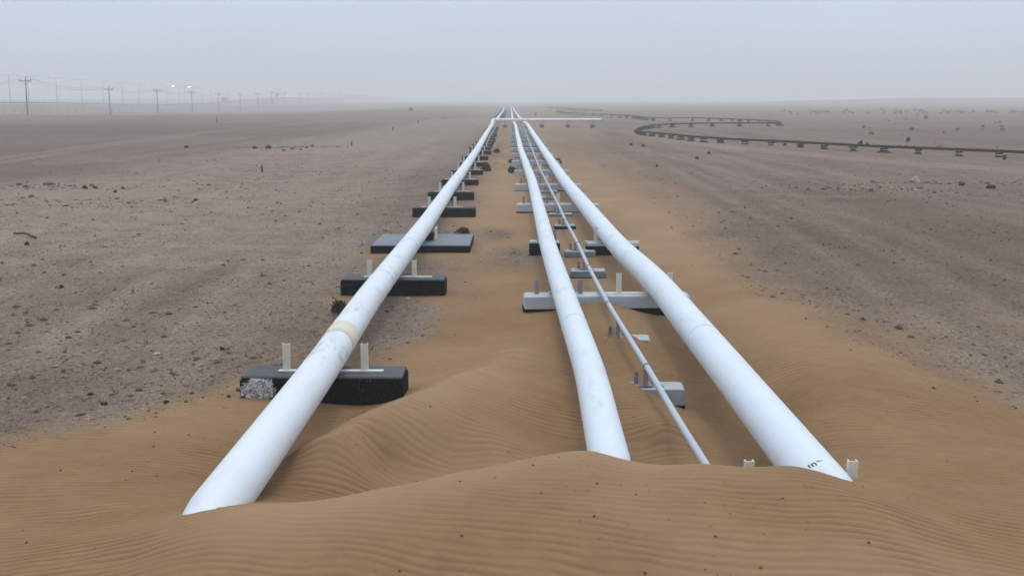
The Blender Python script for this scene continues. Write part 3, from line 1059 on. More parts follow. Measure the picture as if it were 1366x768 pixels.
# small sleepers that carry the thin pipe
thin_sl = [(840, 911, 519, 0), (801, 871, 453, 1), (763, 808, 361, 0), (754, 795, 335, 0), (741, 767, 300.5, 2), (734.5, 762, 285, 0), (725.5, 748.5, 263, 0), (722.5, 744.5, 255, 0), (716, 738, 236, 0), (714, 732, 231, 0)]
ZTB = .10
mt = [block_mesh('sleeper', .71, .34, -.4, ZTB - .14, ZTB, [M['bitumen'], M['blue_grey'], M['pale']], .022, seed=40),
      block_mesh('sleeper', .71, .34, -.4, ZTB - .2, ZTB, [M['bitumen'], M['light_blue_grey'], M['pale']], .022, seed=41),
      block_mesh('sleeper', .56, .36, -.4, ZTB - .03, ZTB, [M['bitumen'], M['pale'], M['pale']], .022, seed=42)]
bm = bmesh.new()
box_bm(bm, 0, 0, .10, .03, .22, .20, .003)
box_bm(bm, 0, 0, .006, .14, .22, .012, .002)
box_bm(bm, 0, 0, .203, .06, .22, .012, .002)
SHOE = mesh_from_bm('pipe_shoe', bm, M['post_grey'])
ty = None
def thin_support(x, y, k, v, label):
    o = empty('pipe_support', (x, y, 0), R(rng.uniform(-2, 2)))
    tag(o, label, 'pipe support', 'small sleepers under the thin pipeline')
    link('sleeper', mt[v], o)
    pc = interp_x(THIN, y) - x
    link('slide_plate', PLATE_T, o, (pc, -.05, ZTB + .0005))
    link('pipe_shoe', SHOE, o, (pc, 0, ZTB + .011))
    for dx in (-.105, .105):
        link('post', POST_T, o, (pc + dx, .08, ZTB + .0005))
for k, (a, b_, py, v) in enumerate(thin_sl):
    p0, p1 = at(a, py, ZTB), at(b_, py, ZTB)
    y = p0.y + .17
    lab = 'small blue grey sleeper under the thin pipeline, %s from the viewer' % ORD[k]
    if k == 0: lab = 'small pale sleeper half sunk in sand under the near thin pipeline'
    if k == 1: lab = 'nearly buried small sleeper with two ends showing under the thin pipeline'
    if v == 2: lab = 'small black sleeper with a white top under the thin pipeline'
    thin_support((p0.x + p1.x) / 2 if k < 6 else interp_x(THIN, y), y, k, 1 if k == 0 else v, lab)
y = 52
for k in range(10, 19):
    y += 7.5
    if y > crossY - 4: break
    thin_support(interp_x(THIN, y), y - 2.9, k, 0, 'small blue grey sleeper under the thin pipeline, %s from the viewer' % ORD[k])

# stands under the crossing run
bm = bmesh.new()
box_bm(bm, 0, 0, .1, .55, .45, .5, .02)
CB = mesh_from_bm('sleeper', bm, M['block_top'])
bm = bmesh.new()
box_bm(bm, 0, 0, .2, .10, .10, .42, .003)
box_bm(bm, 0, 0, .415, .3, .2, .012, .002)
CS = mesh_from_bm('stand', bm, M['post_grey'])
for k, x in enumerate((-.6, 4.2, 7.6, 10.8)):
    o = empty('pipe_support', (x, crossY, 0))
    tag(o, 'grey block with a short stand under the crossing pipe run, %s from its left end' % ORD[k], 'pipe support', 'stands under the crossing run')
    link('sleeper', CB, o)
    link('stand', CS, o, (0, 0, .3505))
# sleepers of the far runs
k = 0
for P, nm, bmh in ((FARL, 'far left', blkL[0]), (FARM, 'far middle', mt[1]), (FARR, 'far right', mt[1])):
    y = P[0].y + 4
    k = 0
    while y < P[0].y + 180:
        o = empty('pipe_support', (interp_x(P, y), y, 0))
        tag(o, 'distant sleeper under the %s pipeline beyond the crossing run, %s from it' % (nm, ORD[k]), 'pipe support', 'sleepers beyond the crossing run')
        sl = link('sleeper', bmh, o, (0, 0, 0 if nm == 'far left' else .2))
        y += 7 + k * .6
        k += 1

# ------------------------------------------------------------------ brown pipeline snaking over the right-hand plain
ZBR = .40
brown_px = [(1700, 216), (1500, 209), (1366, 203), (1295, 200), (1236, 197.7), (1168, 195), (1100, 191.5), (1038, 188.3), (985, 186), (933, 182.7), (890, 178.6), (862, 176.2), (850, 173.8), (852, 170.8), (865, 167.6), (883, 165.8), (910, 165), (950, 164.3), (1003, 164.1),
            (1030, 164), (1040, 163.3), (1037, 162), (1020, 160.8), (1000, 159.9), (968, 158.4), (933, 157.5), (890, 157.6), (868, 157.2), (849, 155), (825, 153.3), (793, 152), (767, 150.8), (748, 149), (743, 147.8), (752, 147.0), (775, 147.2), (797, 147.6), (803, 147.2), (796, 146.4), (770, 145.2), (748, 143.8), (728, 142.6)]
bp = [at(px, py, ZBR) for px, py in brown_px]
bp = smooth_path(bp, .6)
# keep it a steady height over the ground
gb = ground_z([p.x for p in bp], [p.y for p in bp])
bp = [Vector((p.x, p.y, ZBR)) for p, g in zip(bp, gb)]
bo = make_pipe('brown_pipeline', bp, .09, M['brown_steel'], 'rusty brown pipeline snaking in wide bends over the right-hand plain', seg=12)
bm = bmesh.new()
def ped():
    rr = random.Random(3)
    rows = [(-.30, .95, .55), (.02, .55, .34), (.12, .38, .22), (ZBR - .17, .26, .16)]
    rings = []
    for z, hw, hd in rows:
        rings.append([bm.verts.new((hw * math.cos(t) * 1.15 * rr.uniform(.9, 1.1), hd * math.sin(t) * 1.15 * rr.uniform(.9, 1.1), z)) for t in [math.pi / 5 * q for q in range(10)]])
    for a, b_ in zip(rings[:-1], rings[1:]):
        for q in range(10):
            bm.faces.new((a[q], a[(q + 1) % 10], b_[(q + 1) % 10], b_[q]))
    bm.faces.new(rings[-1])
ped()
PED = mesh_from_bm('mound', bm, M['dark_earth'])
bm = bmesh.new()
box_bm(bm, 0, 0, ZBR - .155, .62, .2, .10, .015)
SLB = mesh_from_bm('sleeper', bm, M['bitumen'])
acc, k, nxt = 0.0, 0, 1.0
for a, b_ in zip(bp[:-1], bp[1:]):
    acc += (b_ - a).length
    if acc >= nxt and k < 118:
        fr = ray(0, 0)
        d = (b_ - a).normalized()
        o = empty('pipe_support', (a.x, a.y, 0), math.atan2(d.y, d.x) + math.pi / 2)
        # only those the picture can show
        if abs(a.x) < a.y * .58:
            tag(o, 'dark rubble mound under the brown pipeline, %s along it from the right edge' % ORD[k], 'pipe support', 'mounds under the brown pipeline')
            mo = link('mound', PED, o, (0, 0, -.02), (0, 0, rng.uniform(-.5, .5))); mo.scale = (rng.uniform(.40, .9), rng.uniform(.6, 1.2), rng.uniform(.6, 1.0)); link('sleeper', SLB, o)
            k += 1
        else:
            bpy.data.objects.remove(o)
        nxt = acc + (2.35 if a.y < 130 else 3.6 if a.y < 200 else 6) * rng.uniform(.9, 1.1)

# ------------------------------------------------------------------ road with lamps, rail, fence, poles on the left
def xy_on(px, X):
    """depth at which the vertical plane X shows at this column"""
    d = ray(px, 140)
    return X / d.x * d.y


ry = np.arange(140, 1800, 8.0)
V, F = [], []
for i, y in enumerate(ry):
    for s in (-6, 6):
        V.append((ROADX + s, y, gz(ROADX + s, y) + .06))
for i in range(len(ry) - 1):
    F.append((2 * i, 2 * i + 1, 2 * i + 3, 2 * i + 2))
ro = link('road', np_mesh('road', V, F, M['asphalt']))
tag(ro, 'hazy asphalt road on a low bank beyond the poles', kind='structure')

# guard rail along the near edge
o = empty('guard_rail', (ROADX + 7, 300, 0))
tag(o, 'long dark guard rail along the bank of the far road', 'guard rail')
V, F = [], []
yy = np.arange(310, 780, 6.0)
for y in yy:
    g = gz(ROADX + 7, y)
    for (dx, z) in ((.05, .45), (-.05, .45), (-.05, .95), (.05, .95)):
        V.append((dx, y - 300, g + z))
for i in range(len(yy) - 1):
    for q in range(4):
        F.append((4 * i + q, 4 * i + (q + 1) % 4, 4 * i + 4 + (q + 1) % 4, 4 * i + 4 + q))
link('rail', np_mesh('rail', V, F, M['rail']), o)
bm = bmesh.new(); box_bm(bm, 0, 0, .45, .16, .16, 1.1, 0)
GP = mesh_from_bm('post', bm, M['rail'])
for y in yy[::1]:
    link('post', GP, o, (.18, y - 300, gz(ROADX + 7, y)))

# lamps
def lamp_meshes():
    bm = bmesh.new()
    cyl_bm(bm, (0, 0, -.5), (0, 0, 12), .17, .09, 8)
    pole = mesh_from_bm('pole', bm, M['steel'])
    bm = bmesh.new()
    cyl_bm(bm, (-3.0, 0, 12.1), (0, 0, 11.75), .06, .07, 6); cyl_bm(bm, (0, 0, 11.75), (3.0, 0, 12.1), .07, .06, 6)
    arm = mesh_from_bm('arm', bm, M['steel'])
    bm = bmesh.new()
    box_bm(bm, 0, 0, 0, 1.1, .4, .2, .05)
    head = mesh_from_bm('lamp_head', bm, M['steel'])
    bm = bmesh.new()
    bmesh.ops.create_uvsphere(bm, u_segments=10, v_segments=6, radius=.19, matrix=Matrix.Scale(.55, 4, (0, 0, 1)))
    lens = mesh_from_bm('lit_lens', bm, M['lit'], True)
    return pole, arm, head, lens
LP, LA, LH, LL = lamp_meshes()
lamps = [(14, 0), (39, 0), (76.8, 0), (109.8, 0), (138.2, 0), (164, 0), (186.7, 0), (207, 1), (223.5, 1), (239.5, 1), (247, 1), (259, 1), (270, 0), (282.7, 0), (305, 0), (322, 0), (340, 0)]
for k, (px, lit) in enumerate(lamps):
    X = ROADX + 8.2
    y = xy_on(px, X)
    o = empty('street_lamp', (X, y, gz(X, y)))
    tag(o, ('lit ' if lit else '') + 'twin-armed street lamp on the far road, %s from the left edge' % ORD[k], 'street lamp', 'street lamps along the far road')
    link('pole', LP, o); link('arm', LA, o)
    for s in (-1, 1):
        h = link('lamp_head', LH, o, (s * 3.3, 0, 12.15))
        if lit and s == (-1 if k % 2 else 1):
            l = link('lit_lens', LL, o, (s * 3.3, 0, 11.93))

# a lit floodlight further along
def flood(px, py, D, lab):
    d = ray(px, py); t = D * 1.23 / d.y
    p = Vector((0, 0, CAMZ)) + d * t
    g = gz(p.x, p.y)
    o = empty('flood_light', (p.x, p.y, g))
    tag(o, lab, 'flood light')
    bm = bmesh.new(); cyl_bm(bm, (0, 0, -.5), (0, 0, p.z - g), .15, .1, 8)
    link('pole', mesh_from_bm('pole', bm, M['steel']), o)
    bm = bmesh.new(); box_bm(bm, 0, .25, p.z - g, 1.6, .3, 1.1, .05)
    link('lamp_head', mesh_from_bm('lamp_head', bm, M['steel']), o)
    link('lit_lens', LL, o, (0, .05, p.z - g), (0, 0, 0)).scale = (1.6, .5, 2.2)
flood(382, 128.6, 560, 'bright white flood light glaring through the haze near the climbing road')
flood(253, 116.2, 640, 'flood light mast standing behind the lit street lamps')

# vehicles in the haze
def truck(px, D, lab, L_=7.0, H_=3.4):
    X = ROADX + 1.5
    y = xy_on(px, X)
    o = empty('truck', (X, y, gz(ROADX, y) + .07))
    tag(o, lab, 'truck')
    bm = bmesh.new(); box_bm(bm, 0, 1.2, 1.1 + (H_ - 1.0) / 2, 2.5, L_ - 2.4, H_ - 1.0, .06)
    link('cargo_box', mesh_from_bm('cargo_box', bm, M['dark_metal']), o)
    bm = bmesh.new(); box_bm(bm, 0, -L_ / 2 + .9, 1.65, 2.3, 1.9, 2.1, .18)
    cb = link('cab', mesh_from_bm('cab', bm, M['dark_metal']), o)
    bm = bmesh.new(); box_bm(bm, 0, -L_ / 2 - .06, 2.1, 1.9, .04, .8, .02)
    link('windscreen', mesh_from_bm('windscreen', bm, M['glass']), cb)
    bm = bmesh.new(); cyl_bm(bm, (-.15, 0, 0), (.15, 0, 0), .5, seg=16)
    wh = mesh_from_bm('wheel', bm, M['tyre'])
    for sx in (-1.1, 1.1):
        for yy_ in (-L_ / 2 + 1.0, L_ / 2 - 1.6):
            link('wheel', wh, o, (sx, yy_, .5))
truck(299, 600, 'small dark truck in the haze on the far road')
truck(370, 740, 'dark box truck higher up the far road beside the flood light', 8, 4.2)

# utility poles
def pole_meshes():
    bm = bmesh.new(); cyl_bm(bm, (0, 0, -.8), (0, 0, 9), .19, .12, 10)
    p = mesh_from_bm('pole', bm, M['wood'])
    bm = bmesh.new(); box_bm(bm, 0, -.15, 8.35, 2.9, .14, .2, .02)
    c = mesh_from_bm('crossarm', bm, M['wood'])
    bm = bmesh.new(); cyl_bm(bm, (0, 0, 0), (0, 0, .38), .06, .05, 8); cyl_bm(bm, (0, 0, .16), (0, 0, .24), .12, .12, 8)
    i = mesh_from_bm('insulator', bm, M['rail'])
    bm = bmesh.new(); cyl_bm(bm, (-.85, -.15, 8.3), (0, -.1, 7.5), .035, seg=6); cyl_bm(bm, (.85, -.15, 8.3), (0, -.1, 7.5), .035, seg=6)
    b2 = mesh_from_bm('brace', bm, M['wood'])
    return p, c, i, b2
UP, UC, UI, UB = pole_meshes()
upx = [(-70, 178), (36, 203), (146.5, 269), (210, 299), (256.3, 349), (292, 388), (320.5, 438), (344.5, 455), (363, 490), (380, 530), (401, 585), (412, 640), (431, 690), (455, 740)]
tops = []
for k, (px, D) in enumerate(upx):
    d = ray(px, 140); t = D * 1.23 / d.y
    x, y = d.x * t, d.y * t
    g = gz(x, y)
    o = empty('utility_pole', (x, y, g), R(14))
    o.rotation_euler = (R(rng.uniform(-.6, .6)), R(rng.uniform(-.5, .5)), R(8 + rng.uniform(-3, 3)))
    tops.append((x, y, g))
    if k == 0:
        lab = 'wooden utility pole standing just outside the left edge'
    elif k == 1: lab = 'tallest dark utility pole with a crossarm, nearest the left edge'
    else: lab = 'dark utility pole with a crossarm, %s from the left edge' % ORD[k - 1]
    tag(o, lab, 'utility pole', 'utility poles receding into the haze')
    link('pole', UP, o); link('crossarm', UC, o); link('brace', UB, o)
    for sx in (-1.3, 0, 1.3):
        link('insulator', UI, o, (sx, -.15 if sx else 0, 8.45 if sx else 9.0))
for sx, lab in ((-1.3, 'left sagging overhead wire strung along the utility poles'), (0, 'centre sagging overhead wire strung along the utility pole tops'), (1.3, 'right sagging overhead wire strung along the utility poles')):
    pts = []
    for a, b_ in zip(tops[:-1], tops[1:]):
        for q in range(12):
            t = q / 12
            z0 = (8.85 if sx else 9.4)
            pts.append(Vector((a[0] + (b_[0] - a[0]) * t + sx, a[1] + (b_[1] - a[1]) * t, a[2] + (b_[2] - a[2]) * t + z0 - 1.6 * 4 * t * (1 - t))))
    w = link('overhead_wire', tube('overhead_wire', pts, .022, M['rail'], 5))
    tag(w, lab, 'wire', 'wires along the utility poles')

# post and wire fence in the low ground
o = empty('wire_fence', (-165, 250, 0))
tag(o, 'faint post and wire fence crossing the low ground before the road', 'fence')
bm = bmesh.new(); box_bm(bm, 0, 0, .8, .13, .13, 1.9, 0)
FP = mesh_from_bm('post', bm, M['wood'])
fx = lambda y: -163 - 3 * math.sin(y / 40)
fpts = []
y = 270
while y < 525:
    x = fx(y); g = gz(x, y)
    link('post', FP, o, (x + 165, y - 250, g), (R(rng.uniform(-4, 4)), R(rng.uniform(-4, 4)), 0))
    fpts.append(Vector((x + 165, y - 250, g)))
    y += 6 + rng.uniform(-.6, .6)
for h in (.6, 1.1, 1.55):
    link('strand', tube('strand', [p + Vector((0, 0, h)) for p in fpts], .012, M['rail'], 4), o)

# marker posts
def marker(px, py0, py1, k, mat, lab, wide_=.09, lean=0):
    p = at(px, py1, 0)
    g = gz(p.x, p.y)
    d = ray(px, py1); t = (g - CAMZ) / d.z
    p = Vector((d.x * t, d.y * t, g))
    h = (py1 - py0) / FPX * p.length
    bm = bmesh.new()
    cyl_bm(bm, (0, 0, -.3), (0, 0, h * .93), wide_, wide_ * .9, 10); cyl_bm(bm, (0, 0, h * .93), (0, 0, h), wide_ * .9, wide_ * .45, 10)
    o = link('marker_post', mesh_from_bm('marker_post', bm, mat), None, p, (R(rng.uniform(-3, 3)), R(lean), 0))
    tag(o, lab, 'post', 'short marker posts on the left plain' if mat is not M['red'] else None)
for k, (px, a, b_) in enumerate([(349.8, 221, 229.5), (469.3, 188.2, 194), (524.3, 169.5, 174), (557.7, 161.3, 164.6), (592, 156.8, 159.6)]):
    marker(px, a, b_, k, M['wood'], ('short dark stub post on the left plain, %s of the row from the viewer' % ORD[k]), .055 if k < 2 else .09)
marker(289.5, 155.5, 164, 5, M['wood'], 'lone dark post standing before the row of utility poles', .09)
marker(714, 149.8, 154.5, 6, M['red'], 'small red leaning marker behind the crossing pipe run', .20, 14)


# ------------------------------------------------------------------ rocks, stones, shrubs
def rock_mesh(name, sx, sy, sz, seed, mat):
    bm = bmesh.new()
    bmesh.ops.create_icosphere(bm, subdivisions=2, radius=1)
    rr = random.Random(seed)
    planes = [(Vector((rr.gauss(0, 1), rr.gauss(0, 1), rr.gauss(.3, 1))).normalized(), rr.uniform(.45, .8)) for _ in range(9)]
    for v in bm.verts:
        for n, d in planes:
            e = v.co.dot(n) - d
            if e > 0: v.co -= n * e * .9
        v.co = Vector((v.co.x * sx, v.co.y * sy, v.co.z * sz)) * rr.uniform(.94, 1.05)
    return mesh_from_bm(name, bm, mat)


rocks = [  # px, py, width px, height px, material, label
    (282, 0, 0, 0, None, None)]
rocks = [
    (339, 198.5, 7, 4, 'rock_dark', 'dark rock at the left end of the low stony ledge'),
    (358, 198.5, 9, 6, 'rock_dark', 'blackest rock on the low stony ledge of the left plain'),
    (366, 198, 8, 6, 'rock_pale', 'pale rock beside the blackest rock of the stony ledge'),
    (379, 201.5, 7, 3, 'rock_brown', 'brown rock on the sandy side of the stony ledge'),
    (389, 199.5, 8, 3, 'rock_brown', 'flat brown rock in the middle of the stony ledge'),
    (401, 200.5, 6, 3, 'rock_brown', 'small brown rock toward the right of the stony ledge'),
    (409, 197.5, 5, 3, 'rock_dark', 'small dark rock near the right end of the stony ledge'),
    (417, 196, 5, 4, 'rock_brown', 'upright brown rock at the right end of the stony ledge'),
    (248, 197.5, 9, 3.5, 'rock_dark', 'flat dark rock alone on the far left plain'),
    (113, 252, 8, 5, 'rock_dark', 'dark rounded rock right of the sandy patch on the left'),
    (127, 251.5, 6, 4, 'rock_dark', 'smaller dark rock next to the rounded one on the left'),
    (153, 257, 5, 5, 'rock_dark', 'upright small dark rock right of the pair on the left'),
    (65, 246.5, 16, 4, 'rock_brown', 'long flat brown rock above the sandy patch on the left'),
    (25, 246.8, 11, 3.5, 'rock_brown', 'flat rock nearest the left edge above the sandy patch'),
    (221, 270, 6, 5, 'rock_brown', 'grey brown rock in the middle of the left plain'),
    (260, 268, 6, 3, 'rock_dark', 'small dark rock in the left plain near the grey one'),
    (36, 327, 7, 5, 'rock_dark', 'dark rock by a stick on the left edge of the plain'),
    (82, 384, 6, 5, 'rock_dark', 'dark stone on the near left gravel'),
    (296, 467, 8, 5, 'rock_dark', 'black stone on the gravel above left of the nearest sleeper'),
    (138, 540, 10, 5, 'rock_dark', 'black stone at the edge of the ripples in the left sand'),
    (121, 527, 9, 4, 'rock_dark', 'flat dark stone over a pale one on the left gravel'),
    (222, 537, 9, 4, 'rock_dark', 'flat dark stone where gravel meets sand left of the sleeper'),
    (305, 530, 6, 5, 'rock_dark', 'small dark stone in the sand beside the nearest sleeper'),
    (318, 522, 8, 6, 'rock_brown', 'reddish stone against the left end of the nearest sleeper'),
    (1222, 243, 15, 9, 'rock_pale', 'pale pointed heap of rubble on the right plain'),
    (1284, 247.5, 9, 5, 'rock_dark', 'dark rock right of the pale rubble heap'),
    (1322, 251.5, 13, 6, 'rock_dark', 'largest dark rock near the right edge of the plain'),
    (992, 190, 5, 5, 'rock_dark', 'dark rock below the brown pipeline on the right plain'),
    (1047, 194.5, 6, 5, 'rock_dark', 'dark rock under the straight stretch of the brown pipeline'),
    (946, 205.5, 5, 4, 'rock_dark', 'upper dark rock of the pair on the middle right plain'),
    (930, 212, 6, 4, 'rock_dark', 'lower dark rock of the pair on the middle right plain'),
    (842, 194, 5, 4, 'rock_dark', 'dark rock left of the first bend of the brown pipeline'),
    (858, 195.5, 6, 4, 'rock_dark', 'dark rock just below the first bend of the brown pipeline'),
    (876, 222.5, 5, 4, 'rock_dark', 'small dark rock alone right of the sand corridor'),
    (823, 410.5, 12, 6, 'rock_dark', 'black lump lying before the nearest wide beam'),
    (478, 377, 8, 4, 'rock_pale', 'pale stone behind the second sleeper'),
]
for k, (px, py, wpx, hpx, mt_, lab) in enumerate(rocks):
    p = at(px, py, .0)
    g = gz(p.x, p.y)
    d = ray(px, py); t = (g - CAMZ) / d.z
    p = Vector((d.x * t, d.y * t, g))
    D = p.length
    w, h = wpx / FPX * D / 2, hpx / FPX * D
    o = link('rock', rock_mesh('rock', w, w * .75, h * .75, k + 50, M[mt_]), None, (p.x, p.y + w * .3, gz(p.x, p.y) + h * .25), (0, 0, 0))
    tag(o, lab, 'rock', 'rocks scattered over the plain')

OCT = np.array([(1, 0, 0), (.31, .95, 0), (-.81, .59, 0), (-.81, -.59, 0), (.31, -.95, 0), (.1, 0, .8), (0, 0, -.7)], float)
OCF = np.array([(0, 1, 5), (1, 2, 5), (2, 3, 5), (3, 4, 5), (4, 0, 5), (1, 0, 6), (2, 1, 6), (3, 2, 6), (4, 3, 6), (0, 4, 6)])


def scatter_stones(name, x, y, size, tone, lab, flat=.55, sink=.15):
    n = len(x)
    z = ground_z(x, y)
    V = np.repeat(OCT[None], n, 0)
    V = V * nrg.uniform(.6, 1.25, (n, 7, 3))
    V[:, :, 0] *= size[:, None] * nrg.uniform(.8, 1.4, (n, 1)); V[:, :, 1] *= size[:, None]; V[:, :, 2] *= (size * nrg.uniform(.5, 1.15, n) * flat * 1.4)[:, None]
    a = nrg.uniform(0, 2 * np.pi, n)
    ca, sa = np.cos(a)[:, None], np.sin(a)[:, None]
    X = V[:, :, 0] * ca - V[:, :, 1] * sa + x[:, None]
    Y = V[:, :, 0] * sa + V[:, :, 1] * ca + y[:, None]
    Z = V[:, :, 2] + (z + size * sink)[:, None]
    VV = np.stack([X, Y, Z], -1).reshape(-1, 3)
    FF = (OCF[None] + (np.arange(n) * 7)[:, None, None]).reshape(-1, 3)
    me = np_mesh(name, VV, FF, M['stone'])
    at_ = me.attributes.new('tone', 'FLOAT', 'POINT')
    at_.data.foreach_set('value', np.repeat(tone, 7).astype(np.float32))
    o = link(name, me)
    tag(o, lab, 'stones', kind='stuff')
    return o


def spread(n, r0, r1, amax=36, power=1.0):
    u = nrg.uniform(0, 1, n)
    r = r0 * (r1 / r0) ** (u ** power)
    a = np.radians(nrg.uniform(-amax, amax, n))
    return r * np.sin(a), r * np.cos(a), r


x, y, r = spread(76000, 8.5, 70, 35, .9)
sm = sand_mask(x, y)
clump = fbm(x / 2.5, y / 2.5, 3)
keep_ = (nrg.uniform(0, 1, len(x)) < np.clip(1.0 - sm * 1.15, 0.0, 1)) & (nrg.uniform(-.55, .35, len(x)) < clump)
x, y, r = x[keep_], y[keep_], r[keep_]
size = .0068 * np.exp(nrg.exponential(.40, len(x))) * (1 + r * .014)
size = np.clip(size, .005, .06)
# rubble along the low ledges
for px, py, rx, ry_, n_ in [(375, 196, 3.6, 1.1, 260), (60, 250, 4.5, 1.2, 160), (110, 270, 4, 1.5, 120), (1160, 252, 3, 1.2, 200), (1250, 244, 4, .8, 120), (1180, 195, 12, 6, 260)]:
    p = at(px, py)
    x = np.append(x, p.x + nrg.normal(0, rx * .6, n_)); y = np.append(y, p.y + nrg.normal(0, ry_ * .6, n_))
    size = np.append(size, np.clip(.03 * np.exp(nrg.exponential(.4, n_)), .02, .13))
tone = np.clip(nrg.beta(1.2, 2.8, len(x)) * .95, 0, 1)
tone = np.where(nrg.uniform(0, 1, len(x)) < .05, nrg.uniform(.88, 1, len(x)), tone)
scatter_stones('gravel', x, y, size, tone, 'small dark and pale stones strewn over the desert plain')
# crumbs on the sand
x, y, r = spread(3000, 5.2, 28, 31)
sm = sand_mask(x, y)
c = fbm(x / 1.1 + 20, y / 1.1, 2)
k_ = (sm > .8) & (c > nrg.uniform(-.35, .45, len(x)))
x, y, r = x[k_], y[k_], r[k_]
scatter_stones('sand_debris', x, y, np.clip(.0035 * np.exp(nrg.exponential(.40, len(x))), .0025, .011) * (1 + r * .02), nrg.uniform(0, .3, len(x)), 'dark crumbs and droppings scattered on the rippled sand', sink=.35)


def leaf_cloud(n, rx, ry, h, size, seed, spiky=.0):
    """many small blades through a low crown"""
    g = np.random.default_rng(seed)
    th = g.uniform(0, 2 * np.pi, n); u = np.sqrt(g.uniform(0.02, 1, n)) * (0.75 + .25 * np.sin(th * 3 + seed))
    hz = g.uniform(0, 1, n) ** .8
    px = rx * u * np.cos(th) * (1 - .25 * hz); py = ry * u * np.sin(th) * (1 - .25 * hz)
    pz = h * hz * (1.05 - .55 * u ** 2) * g.uniform(.75, 1.2, n)
    d = np.stack([px / rx + g.normal(0, .4, n), py / ry + g.normal(0, .4, n), .5 + g.uniform(0, 1, n) + spiky], 1)
    d /= np.linalg.norm(d, axis=1)[:, None]
    s = np.cross(d, g.normal(0, 1, (n, 3))); s /= np.linalg.norm(s, axis=1)[:, None]
    l = size * g.uniform(.6, 1.5, n)[:, None]; w = l * g.uniform(.12, .3, (n, 1))
    c = np.stack([px, py, pz], 1)
    V = np.stack([c, c + d * l * .5 + s * w, c + d * l, c + d * l * .5 - s * w], 1).reshape(-1, 3)
    F = np.arange(n * 4).reshape(-1, 4)
    return V, F


def shrub(px, py, wpx, hpx, lab, n=500, spiky=.3, seed=1):
    p = at(px, py, 0); g = gz(p.x, p.y)
    d = ray(px, py); t = (g - CAMZ) / d.z
    p = Vector((d.x * t, d.y * t, g)); D = p.length
    w, h = wpx / FPX * D / 2, hpx / FPX * D
    o = empty('desert_shrub', p)
    tag(o, lab, 'shrub', 'low dark desert shrubs')
    V, F = leaf_cloud(n, w, w * .8, h * .8, max(.05, h * .33), seed, spiky)
    link('foliage', np_mesh('foliage', V, F, M['leaf']), o)
    bm = bmesh.new(); rr = random.Random(seed)
    for q in range(22):
        a = rr.uniform(0, 6.28); f = rr.uniform(.3, .95)
        cyl_bm(bm, (rr.uniform(-.1, .1) * w, rr.uniform(-.1, .1) * w, -.05), (w * f * math.cos(a), w * .8 * f * math.sin(a), h * rr.uniform(.4, 1.0) * (1.1 - .4 * f)), .006 + .02 * h, .003, 5, caps=False)
    link('stems', mesh_from_bm('stems', bm, M['twig']), o)


shr = [(453, 419, 26, 19, 'spiky dry shrub at the left side of the left pipeline', 160, .9),
       (618, 311.5, 23, 8, 'dark low shrub growing behind the broad flat slab', 420, .2),
       (649, 229, 16, 9, 'brown shrub between the left pipeline sleepers and the sand corridor', 380, .2),
       (662.5, 204.5, 10, 6, 'smaller brown shrub further up the sand corridor by the sleepers', 300, .2),
       (681.5, 217.5, 11, 5, 'pale brown shrub in the middle of the sand corridor', 220, .2),
       (683, 231, 15, 8, 'dark cushion shrub left of the middle pipeline', 500, .1),
       (726, 219, 13, 6, 'dark flat shrub under the left side of the right pipeline', 420, .1),
       (744, 220, 11, 8, 'dark flat shrub under the right side of the right pipeline', 380, .1),
       (688, 176.5, 5, 5, 'tiny dark shrub against the far middle pipeline', 160, .1),
       (1148, 194, 5, 6, 'dark shrub left of the two standing behind the brown pipeline', 160, .1),
       (1157, 194.5, 4, 4, 'dark shrub right of the two standing behind the brown pipeline', 160, .1),
       (1211, 189.5, 5, 6, 'upright dark shrub behind the brown pipeline on the right plain', 160, .3),
       (1235, 159.5, 4, 5, 'tallest dark bush in the far row on the right plain', 160, .2),
       (1340, 213.5, 6, 6, 'small bush before the brown pipeline near the right edge', 180, .2),
       (548, 148.5, 8, 4.5, 'lone dark bush on the hazy skyline left of the pipelines', 220, .1)]
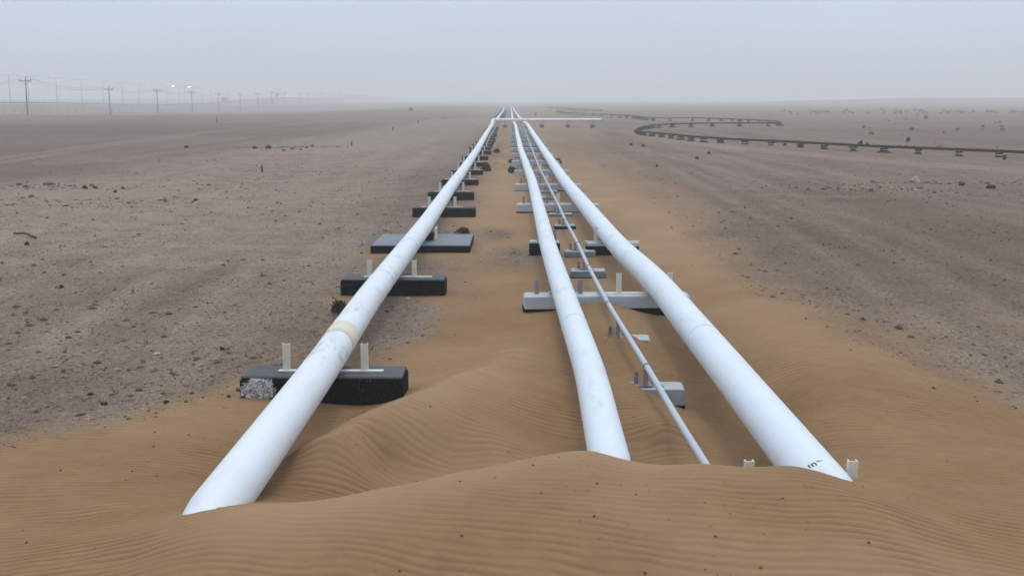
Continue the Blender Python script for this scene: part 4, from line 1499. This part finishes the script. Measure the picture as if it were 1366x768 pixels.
for k, (px, py, w, h, lab, n, s) in enumerate(shr):
    shrub(px, py, w, h, lab, n, s, seed=k + 3)
# sticks
def stick(px0, py0, px1, py1, lab, r=.03):
    a, b_ = at(px0, py0), at(px1, py1)
    a.z, b_.z = gz(a.x, a.y) + .05, gz(b_.x, b_.y) + .03
    m_ = (a + b_) / 2 + Vector((0, .05, .05))
    P = [a, a * .6 + m_ * .4, m_, m_ * .5 + b_ * .5, b_]
    tag(link('fallen_stick', tube('fallen_stick', P, r, M['twig'], 7)), lab, 'stick')
stick(19, 314, 48, 318, 'crooked dark stick lying on the left edge of the plain')

# far scrub on the right-hand plain: a mass of dots
VV, FF = [], []
off = 0
for k in range(110):
    if k < 90:
        px, py = rng.uniform(1040, 1420), 150.5 + rng.gauss(0, 1.0)
        if px < 1100: py += 0
    else:
        px, py = rng.uniform(1150, 1400), rng.uniform(157, 185)
    p = at(px, py, 0); g = gz(p.x, p.y)
    w = rng.uniform(.25, .7) if k < 90 else rng.uniform(.12, .34)
    V, F = leaf_cloud(26, w, w, w * .8, w * .6, k, .1)
    VV.append(V + np.array([p.x, p.y, g])); FF.append(F + off); off += len(V)
o = link('far_scrub', np_mesh('far_scrub', np.vstack(VV), np.vstack(FF), M['leaf']))
tag(o, 'thin belt of tiny scrub dotting the far right plain', 'scrub', kind='stuff')

# ------------------------------------------------------------------ dusty air
bm = bmesh.new()
box_bm(bm, 0, 0, 9.5, 13000, 13000, 47, 0)
hm = bpy.data.materials.new('dusty_air')
hm.use_nodes = True
hn = hm.node_tree
hn.nodes.clear()
ho = hn.nodes.new('ShaderNodeOutputMaterial')
hv = hn.nodes.new('ShaderNodeVolumePrincipled')
hv.inputs['Color'].default_value = (.975, .98, .99, 1)
hv.inputs['Density'].default_value = .0017
hv.inputs['Anisotropy'].default_value = .1
hn.links.new(hv.outputs['Volume'], ho.inputs['Volume'])
hz = link('haze', mesh_from_bm('haze', bm, hm))
tag(hz, 'pale dusty haze thickening towards the horizon', 'haze', kind='stuff')
